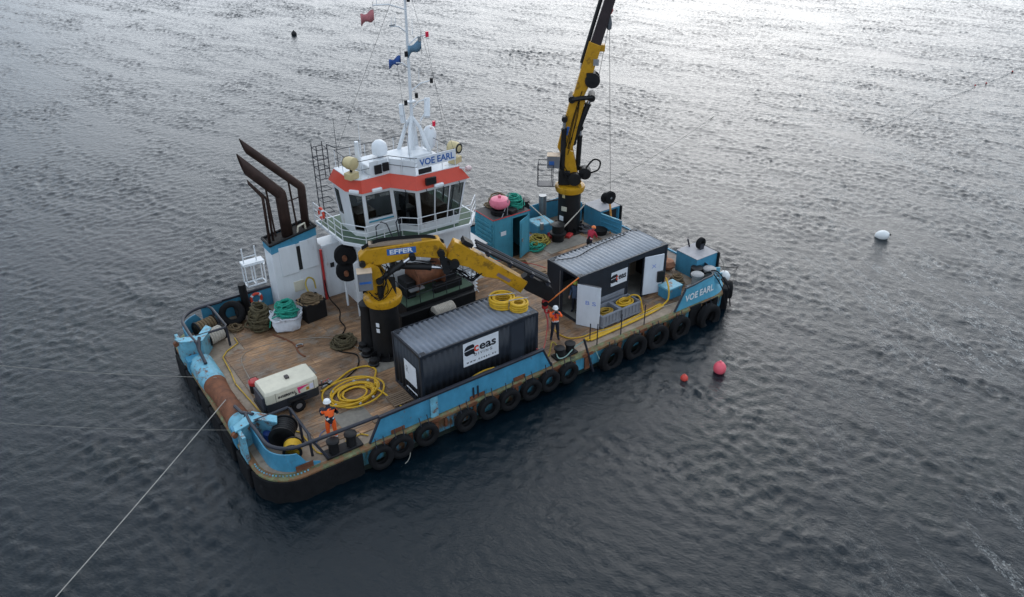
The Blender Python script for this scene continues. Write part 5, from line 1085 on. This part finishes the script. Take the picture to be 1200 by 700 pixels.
# coloured rope heaps and bits near the forward crane
pile('rope_heap', (13.55, 9.75, DK), .7, .28, 14, .035, ropeyel, 'straw yellow rope heap on the planks near the blue hut', seed=21); pile('rope_heap', (12.95, 9.25, DK), .5, .22, 10, .035, ropegreen, 'green rope heap at the foot of the blue hut door', seed=23)
pile('rope_heap', (16.95, 9.35, DK), .5, .1, 8, .04, paint('grey_dark_rope', (.10, .10, .11), .8, var=.3), 'flat dark grey rope coil by the forward pillar', seed=24)
bf = MB().lathe([(.05, -.3), (.12, -.25), (.14, 0), (.12, .25), (.05, .3)], n=14, axis='X').build('fender', paint('fender_blue', (.03, .10, .42), .4)); bf.location = (13.35, 10.4, .16); tag(bf, 'small bright blue fender lying by the straw rope heap', 'fender')
for i, (x, y, rz, mt) in enumerate(((15.5, 9.3, R(25), redp), (14.6, 9.95, R(60), redp))):
    o = MB().box((0, 0, .09), (.55, .32, .18), rz).build('tool_case', mt, None, bevel=.04); o.location = (x, y, DK); tag(o, ('red tool case beside the forward crane pillar' if i == 0 else 'small red case between the blue chest and the capstan'), 'case')
kb = MB().lathe([(.1, 0), (.42, .02), (.45, .2), (.45, .3), (.3, .36), (.05, .38)], n=20).build('rubber_tub', rubber); kb.location = (17.3, 8.55, DK); tag(kb, 'low black rubber tub below the open blue locker door', 'tub')
rope('tie_rope', [(14.3, 12.0, 1.7), (14.55, 9.35, .8)], .03, ropewhite, 'pale rope running from the port post to the black capstan', 'rope', sm=0); rope('tie_rope', [(14.65, 9.2, .6), (16.4, 9.55, 1.35), (16.95, 9.6, 1.7)], .035, ropewhite, 'pale rope running from the black capstan round the forward pillar', 'rope', sm=3)
# timber stack and open box near the blue hut
ts = thing('timber_frame', 'rough timber frame lying on deck beside the blue hut', 'timber', (10.4, 6.4, DK), R(-20))
for i in range(5): MB().box((0, -.5+.24*i, .08+.03*(i % 2)), (2.2, .16, .06), R(4*i-8)).build('plank', woodraw, ts)
for x in (-.9, .9): MB().bx(x-.06, x+.06, -.7, .7, 0, .05).build('bearer', woodraw, ts)
ob_ = MB(); ob_.bx(-.8, .8, -.5, .5, 0, .05)
for b in ((-.8, .8, -.5, -.44), (-.8, .8, .44, .5), (-.8, -.74, -.44, .44), (.74, .8, -.44, .44)): ob_.bx(*b, .05, .5)
o = ob_.build('wooden_box', woodraw); o.location = (10.2, 7.55, DK); o.rotation_euler = (0, 0, R(-20)); tag(o, 'open wooden box between the blue hut and the container', 'box')
rope('red_line', [(9.3, 8.9, .5), (10.0, 8.2, .55), (10.9, 7.0, .6), (11.4, 6.2, .5)], .02, redp, 'slack red line strung across the open wooden box', 'line', 5)
# blue hut with gear on its roof
ht = thing('blue_hut', 'blue ribbed steel hut with its door ajar and buoys on the roof', 'hut', (9.9, 9.12, DK))
HW, HD, HH = 2.5, 1.85, 2.6
m = MB(); m.bx(0, .05, 0, HD, 0, HH); m.bx(HW-.05, HW, 0, HD, 0, HH); m.bx(.05, HW-.05, HD-.05, HD, 0, HH); m.bx(.05, 1.28, 0, .05, 0, HH); m.bx(2.32, HW-.05, 0, .05, 0, HH); m.bx(1.28, 2.32, 0, .05, 2.42, HH)
m.build('walls', bluehut, ht); MB().bx(.05, HW-.05, .05, HD-.05, 0, .03).build('floor', dark, ht); MB().bx(-.02, HW+.02, -.02, HD+.02, HH+.003, HH+.03).build('roof', paint('roof_dark', (.06, .055, .055), .7, var=.4, rust=.3), ht)
for a in (((-.02, -.02), (HW+.02, -.02)), ((-.02, -.02), (-.02, HD+.02))): MB().tube([(*a[0], HH+.03), (*a[1], HH+.03)], .03, 6).build('roof_trim', redp, ht)
for i in range(8): MB().bx(-.075, -.002, .12, HD-.1, .3+.27*i, .42+.27*i).build('wall_rib', bluehut, ht)
for x in (.06, 1.24, 2.36): MB().bx(x, x+.06, -.03, -.001, .05, HH-.1).build('wall_stiffener', bluehut, ht)
MB().bx(.5, .85, -.02, -.004, 1.55, 1.8).build('label_plate', signw, ht)
d_ = MB().bx(-.98, 0, -.05, 0, 0, 2.3).build('door', bluehut, ht, bevel=.01); d_.location = (2.34, -.03, .08); d_.rotation_euler = (0, 0, R(26)); MB().bx(-.9, -.08, -.075, -.051, .15, 2.15).build('door_panel', bluehut, d_); MB().bx(-.86, -.78, -.12, -.075, 1.0, 1.2).build('door_handle', galv, d_)
for a in ((.1, 0, HH), (2.45, .05, HH)): pass
MB().tube([(1.05, .15, HH), (1.25, .3, HH+1.3)], .03, 6).build('roof_pole', galv, ht); MB().tube([(.6, .05, HH), (1.1, .3, HH+.55)], .025, 6).build('roof_brace', galv, ht); MB().cyl((2.3, .3, HH), (2.3, .3, HH+.7), .03, n=6).build('roof_pole', railm, ht)
RZ = DK+HH+.035
pk = MB().lathe([(.1, -.34), (.35, -.30), (.55, -.12), (.58, .05), (.48, .24), (.25, .33), (.06, .32)], (0, 0, .36), 26).build('buoy', pinkm); pk.location = (10.85, 9.85, RZ+.22); tag(pk, 'large faded pink buoy on the blue hut roof', 'buoy')
MB().lathe([(.06, .3), (.1, .36), (.1, .44), (.05, .46)], (0, 0, .36), 12).build('buoy_eye', pinkm, pk)
o = bpy.data.objects.new('tyre', tyre_mesh(.5, .28)); C.objects.link(o); o.location = (10.75, 9.75, RZ+.14); o.rotation_euler = (R(90), 0, 0); tag(o, 'black tyre lying under the pink buoy on the hut roof', 'tyre')
pile('net_heap', (11.95, 10.1, RZ), .6, .6, 22, .04, ropegreen, 'heaped green netting rope on the blue hut roof', 'net', seed=31)
pile('rope_coil', (11.2, 10.65, RZ), .55, .55, 16, .05, ropebrown, 'brown rope coil behind the pink buoy on the hut roof', seed=33)
o = MB().box((0, 0, .12), (.55, .45, .24), R(20)).build('black_case', black, None, bevel=.04); o.location = (11.35, 9.4, RZ); tag(o, 'black case at the front edge of the hut roof', 'case')
# bow clutter
of = MB().lathe([(.06, 0), (.28, .1), (.38, .35), (.34, .65), (.18, .85), (.05, .9)], n=20).build('orange_bundle', paint('bundle_orange', (.50, .22, .09), .7, var=.35, vscale=5)); of.location = (17.25, 3.35, DK); tag(of, 'faded orange bundle standing beside the starboard bow locker', 'bundle')
of2 = MB().lathe([(.05, 0), (.3, .08), (.42, .3), (.3, .55), (.05, .62)], n=18).build('tarpaulin_bundle', paint('bundle_brown', (.35, .16, .09), .8, var=.4, vscale=5)); of2.location = (17.3, 2.85, DK); tag(of2, 'brownish tarpaulin bundle at the foot of the bow locker', 'bundle')
pile('rope_coil', (16.45, 1.35, DK), .42, .45, 12, .045, ropebrown, 'brown mooring rope heaped beside the bow bollards', seed=41); pile('rope_coil', (18.0, .5, .35), .36, .2, 7, .03, ropegrey, 'grey rope turns round the forward bow bollard', seed=43)
for dx in (0, .35): rope('bow_rope', [(17.6+dx*.6, .6, .6), (17.5+dx, -.1, 1.0), (17.7+dx*1.2, -.75, .25), (17.8+dx, -1.05, -.8)], .035, rubber, ('aftermost' if dx == 0 else 'foremost')+' of two black ropes led over the rounded bow corner', 'rope', grp='black ropes over the bow')
wb = MB().lathe([(.05, -.33), (.22, -.26), (.32, -.05), (.32, .1), (.2, .28), (.05, .34)], n=22).build('buoy', paint('white_buoy', (.74, .75, .74), .4, var=.08)); wb.location = (19.75, .85, -.35); tag(wb, 'white ball fender hung at the front of the bow', 'buoy')
MB().tube([(0, 0, .3), (-.15, .1, .9), (-.5, .3, 1.55)], .02, 5).build('lanyard', ropegrey, wb)

# ================================================================ PEOPLE
def person(name, lab, loc, rz, J, cols, helmet=None, scale=1.):
    """one continuous skinned body; J overrides joints, cols maps bone to material index"""
    root = thing(name, lab, 'person', loc, rz)
    j = dict(pel=(0, 0, .95), spi=(.01, 0, 1.16), che=(.0, 0, 1.38), nek=(.01, 0, 1.52), hed=(.03, 0, 1.64), crn=(.02, 0, 1.74),
             hl=(0, .1, .9), kl=(.03, .12, .5), al=(0, .12, .1), tl=(.17, .14, .05), hr=(0, -.1, .9), kr=(.03, -.12, .5), ar=(0, -.12, .1), tr=(.17, -.14, .05),
             sl=(0, .19, 1.42), el=(-.02, .27, 1.15), wl=(.12, .26, .92), sr=(0, -.19, 1.42), er=(-.02, -.27, 1.15), wr=(.12, -.26, .92)); j.update(J)
    rad = dict(pel=.155, spi=.145, che=.165, nek=.065, hed=.10, crn=.085, hl=.105, kl=.075, al=.06, tl=.045, hr=.105, kr=.075, ar=.06, tr=.045, sl=.085, el=.06, wl=.04, sr=.085, er=.06, wr=.04)
    E = [('pel', 'spi'), ('spi', 'che'), ('che', 'nek'), ('nek', 'hed'), ('hed', 'crn'), ('pel', 'hl'), ('hl', 'kl'), ('kl', 'al'), ('al', 'tl'), ('pel', 'hr'), ('hr', 'kr'), ('kr', 'ar'), ('ar', 'tr'), ('che', 'sl'), ('sl', 'el'), ('el', 'wl'), ('che', 'sr'), ('sr', 'er'), ('er', 'wr')]
    ks = list(j); ix = {k: i for i, k in enumerate(ks)}
    me = bpy.data.meshes.new('skel'); me.from_pydata([j[k] for k in ks], [(ix[a], ix[b]) for a, b in E], []); t = bpy.data.objects.new('skel', me); C.objects.link(t)
    t.modifiers.new('s', 'SKIN'); s2 = t.modifiers.new('d', 'SUBSURF'); s2.levels = 2
    for i, k in enumerate(ks): me.skin_vertices[0].data[i].radius = (rad[k], rad[k]*(1.15 if k in ('pel', 'spi', 'che') else 1)); me.skin_vertices[0].data[i].use_root = (k == 'pel')
    bpy.context.view_layer.update(); bmsh = bpy.data.meshes.new_from_object(t.evaluated_get(bpy.context.evaluated_depsgraph_get())); bpy.data.objects.remove(t)
    # hands: palm, four fingers and a thumb closed round what they hold
    hb = MB()
    for wk, ek in (('wl', 'el'), ('wr', 'er')):
        W_, E_ = Vector(j[wk]), Vector(j[ek]); d = (W_-E_).normalized(); sd = d.cross(Vector((0, 0, 1))); sd = sd.normalized() if sd.length > .1 else Vector((0, 1, 0)); up_ = sd.cross(d)
        hb.tube([W_-d*.02, W_+d*.05, W_+d*.10], [.035, .043, .036], 8)
        for q in range(4):
            b0 = W_+d*.09+sd*(-.03+.02*q); ln = (.07, .08, .075, .06)[q]; hb.tube([b0, b0+d*ln*.5, b0+d*ln*.8-up_*ln*.35], [.010, .009, .007], 5)
        hb.tube([W_+d*.03+sd*.035, W_+d*.07+sd*.07, W_+d*.10+sd*.075], [.012, .011, .008], 5)
    hd = Vector(j['hed']); hb.tube([hd+Vector((.085, 0, .01)), hd+Vector((.125, 0, -.02))], [.018, .014], 6)
    hm = hb.mesh('h'); bm = bmesh.new(); bm.from_mesh(bmsh); nb = len(bm.faces); bm.from_mesh(hm); bm.faces.ensure_lookup_table()
    mats = cols['mats']
    def bone(p):
        best = None
        for a, b in E:
            A, B = Vector(j[a]), Vector(j[b]); q = B-A; u = max(0, min(1, (p-A).dot(q)/q.dot(q))); dd = (p-(A+q*u)).length-(.5*(rad[a]+rad[b]))
            if best is None or dd < best[0]: best = (dd, a+'-'+b, u)
        return best
    for f in bm.faces:
        f.smooth = True
        if f.index >= nb: f.material_index = cols.get('hand', 0); continue
        _, bn, u = bone(f.calc_center_median()); f.material_index = cols['fn'](bn, u, f.calc_center_median())
    out = bpy.data.meshes.new('body'); bm.to_mesh(out); bm.free()
    for q in mats: out.materials.append(q)
    b = bpy.data.objects.new('body', out); C.objects.link(b); b.parent = root
    # eyes and mouth
    for s in (-1, 1): MB().lathe([(.004, -.008), (.012, 0), (.004, .008)], hd+Vector((.095, .035*s, .03)), 8, 'X').build('eye', dark, b)
    MB().box(hd+Vector((.092, 0, -.055)), (.012, .045, .010)).build('mouth', paint('lips', (.30, .12, .10), .5), b)
    if helmet:
        cr = Vector(j['crn']); ax = (cr-hd).normalized(); q = Vector((0, 0, 1)).rotation_difference(ax).to_matrix()
        h = MB().lathe([(.140, 0), (.142, .02), (.128, .03), (.122, .075), (.095, .12), (.05, .145), (.005, .15)], hd+ax*.04, 20, Mx=q).build('helmet', helmet, root)
        MB().prism([(.10, -.09), (.19, -.06), (.205, 0), (.19, .06), (.10, .09)], lambda u, v: hd+ax*.045+q @ Vector((u, v, 0)), lambda u, v: hd+ax*.045+q @ Vector((u, v, .012))).build('helmet_peak', helmet, h)
    root.scale = (scale,)*3; return root
def c_stern(bn, u, p):
    if bn in ('nek-hed', 'hed-crn'): return 3
    if bn.startswith('al') or bn.startswith('ar') or 'al-' in bn: return 1
    if bn[:2] in ('kl', 'kr'): return 2 if .62 < u < .75 else (1 if u > .8 else 0)
    if bn[:2] in ('sl', 'sr'): return 1
    if bn[:2] in ('el', 'er'): return 2 if .3 < u < .5 else 1
    if bn in ('che-nek', 'che-sl', 'che-sr'): return 1 if p.z > 1.43 else 0
    if bn == 'pel-spi': return 2 if .6 < u < .85 else 1
    if bn == 'spi-che': return 1 if u < .12 else 0
    return 0
person('person', 'person in orange hi-vis overalls and white helmet standing by the stern rail', (-3.98, .32, DK), R(75), dict(che=(.05, 0, 1.38), nek=(.08, .0, 1.52), hed=(.12, .01, 1.63), crn=(.13, .01, 1.74), el=(.14, .27, 1.18), wl=(.38, .2, 1.2), er=(.1, -.3, 1.14), wr=(.34, -.22, 1.08), kl=(.05, .13, .5), ar=(-.05, -.13, .1), tr=(.12, -.15, .05)), dict(mats=[hivis, navy, hivisb, skin], fn=c_stern, hand=1), helmw, 1.1)
o = MB().lathe([(.03, 0), (.11, .04), (.13, .16), (.1, .26), (.03, .28)], n=14).build('gear_bag', navy); o.location = (-4.08, .78, DK+1.12); tag(o, 'dark bundle held by the person in orange overalls', 'bag'); MB().box((.05, -.1, .2), (.12, .06, .06)).build('red_tab', redcloth, o)
def c_mid(bn, u, p):
    if bn in ('nek-hed', 'hed-crn'): return 3
    if bn in ('spi-che', 'che-nek') or bn in ('che-sl', 'che-sr'): return 4 if (abs(p.y) < .045 and p.x > 0 and p.z > 1.2) else 0
    if bn == 'pel-spi': return 2 if .35 < u < .55 else (0 if u > .3 else 1)
    if bn[:2] in ('sl', 'sr'): return 0
    if bn[:2] in ('el', 'er'): return 0 if u < .6 else 5
    return 1
person('person', 'person in orange hi-vis vest raising both hands to the face beside the open container', (7.8, .95, DK), R(-118), dict(el=(.26, .26, 1.36), wl=(.22, .10, 1.58), er=(.26, -.26, 1.36), wr=(.22, -.10, 1.58), kl=(.02, .14, .5), al=(0, .16, .1), tl=(.16, .2, .05), ar=(-.02, -.16, .1), tr=(.14, -.2, .05)), dict(mats=[hivis, navy, hivisb, skin, redcloth, denim], fn=c_mid, hand=3), helmw, 1.03)
o = MB().box((0, 0, 0), (.16, .1, .1), R(-28)).build('camera', black, None, bevel=.01); MB().cyl((0, -.04, 0), (-.03, -.11, 0), .035, n=10).build('lens', dark, o); o.location = (7.66, .68, DK+1.69); tag(o, 'small black camera held up by the person in the orange vest', 'camera')
def c_bow(bn, u, p):
    if bn in ('nek-hed',): return 2
    if bn == 'hed-crn': return 3
    if bn in ('spi-che', 'che-nek', 'pel-spi', 'che-sl', 'che-sr'): return 4 if (abs(p.y) < .05 and p.x < 0) else (5 if bn == 'pel-spi' and .4 < u < .6 else 0)
    if bn[:2] in ('sl', 'sr', 'el', 'er'): return 5 if (bn[:2] in ('el', 'er') and .4 < u < .6) else 0
    return 1
person('person', 'person in red jacket and orange helmet bending forward beyond the light container roof', (14.88, 6.75, DK), R(20), dict(spi=(.10, 0, 1.14), che=(.24, 0, 1.32), nek=(.33, 0, 1.42), hed=(.42, 0, 1.50), crn=(.47, 0, 1.58), sl=(.25, .19, 1.36), el=(.36, .27, 1.1), wl=(.5, .2, .95), sr=(.25, -.19, 1.36), er=(.36, -.27, 1.1), wr=(.5, -.2, .95), kl=(.12, .12, .5), kr=(.08, -.12, .5)), dict(mats=[redcloth, navy, denim, skin, black, hivisb], fn=c_bow, hand=3), helmo, 1.0)
def c_in(bn, u, p):
    if bn in ('nek-hed', 'hed-crn'): return 2
    return 1 if bn[:2] in ('hl', 'hr', 'kl', 'kr', 'al', 'ar') else 0
person('person', 'person in dark clothing standing inside the open end of the light-roofed container', (10.05, 2.15, DK+.15), R(200), {}, dict(mats=[denim, navy, skin], fn=c_in, hand=2), paint('lime_helmet', (.45, .55, .10), .4), .98)

# ================================================================ AFLOAT
def buoy(c, r, mat, lab, sq=1.15, nm='buoy', tip=None, tilt=0):
    o = MB().lathe([(.04, -r*sq), (r*.55, -r*.85*sq), (r*.93, -r*.4*sq), (r, 0), (r*.93, r*.4*sq), (r*.6, r*.82*sq), (r*.18, r*1.02*sq), (.03, r*1.05*sq)], n=24).build(nm, mat); o.location = c; o.rotation_euler = (R(tilt), R(tilt*.6), 0); tag(o, lab, 'buoy')
    MB().lathe([(r*.16, r*.98*sq), (r*.2, r*1.1*sq), (r*.14, r*1.2*sq), (.02, r*1.21*sq)], n=12).build('buoy_eye', tip or mat, o); return o
buoy((13.55, -4.45, SEA+.2), .30, hotpink, 'pink round buoy floating off the open deck edge'); buoy((11.75, -3.9, SEA+.05), .18, paint('red_float', (.60, .07, .05), .45, var=.15), 'small red float beside the pink buoy in the water')
buoy((33.0, -.55, SEA+.13), .33, paint('white_buoy', (.74, .75, .74), .4, var=.08), 'white buoy with black end floating clear of the bow', 1.35, tip=black, tilt=62)
buoy((26.3, 78.1, SEA+.1), .35, black, 'tiny dark buoy far off on the water beyond the mast')
ml = [((-6.75, 4.7, .62), (-16.2, -1.37, SEA-.25), paint('mooring_rope', (.40, .37, .33), .85), 'pale mooring line running from the stern roller into the water', .02), ((-6.55, 6.5, .62), (-17.5, 20.0, SEA-.1), ropegrey, 'thin grey line running from the stern roller across the water', .011), ((-7.15, 3.2, .2), (-18.0, 14.6, SEA-.1), ropegrey, 'thin grey line leading away from the rusted roller near the starboard bracket', .006),
      ((19.3, 12.0, .9), (44.5, 23.3, SEA-.05), ropegrey, 'pale mooring line running from the port bow into the water', .018), ((19.5, 1.9, .1), (22.6, 2.1, SEA-.05), rubber, 'dark mooring line leading from the bow under the water', .022)]
for a, b, mt, lab, r_ in ml:
    A, B = Vector(a), Vector(b); pts = [A.lerp(B, t/12)+Vector((0, 0, -.25*math.sin(math.pi*t/12)*(1 if r_ < .02 else .3))) for t in range(13)]; rope('mooring_line', pts, r_, mt, lab, 'rope', 5, sm=0)
g = random.Random(8); fl = [(49.9+34*t/20, 12.1+2.7*t/20+g.uniform(-.25, .25), SEA+.03) for t in range(21)]
fo = rope('float_line', fl, .014, paint('weedy_rope', (.30, .30, .30), .8), 'long line of floats lying on the water off the bow', 'rope', 5, sm=2)
for i, (k, mt) in enumerate(((13, redp), (14, redp), (18, redp))):
    MB().lathe([(.02, -.09), (.07, -.05), (.09, 0), (.07, .05), (.02, .09)], Vector(fl[k])+Vector((0, 0, .05)), 12).build('float', mt, fo)
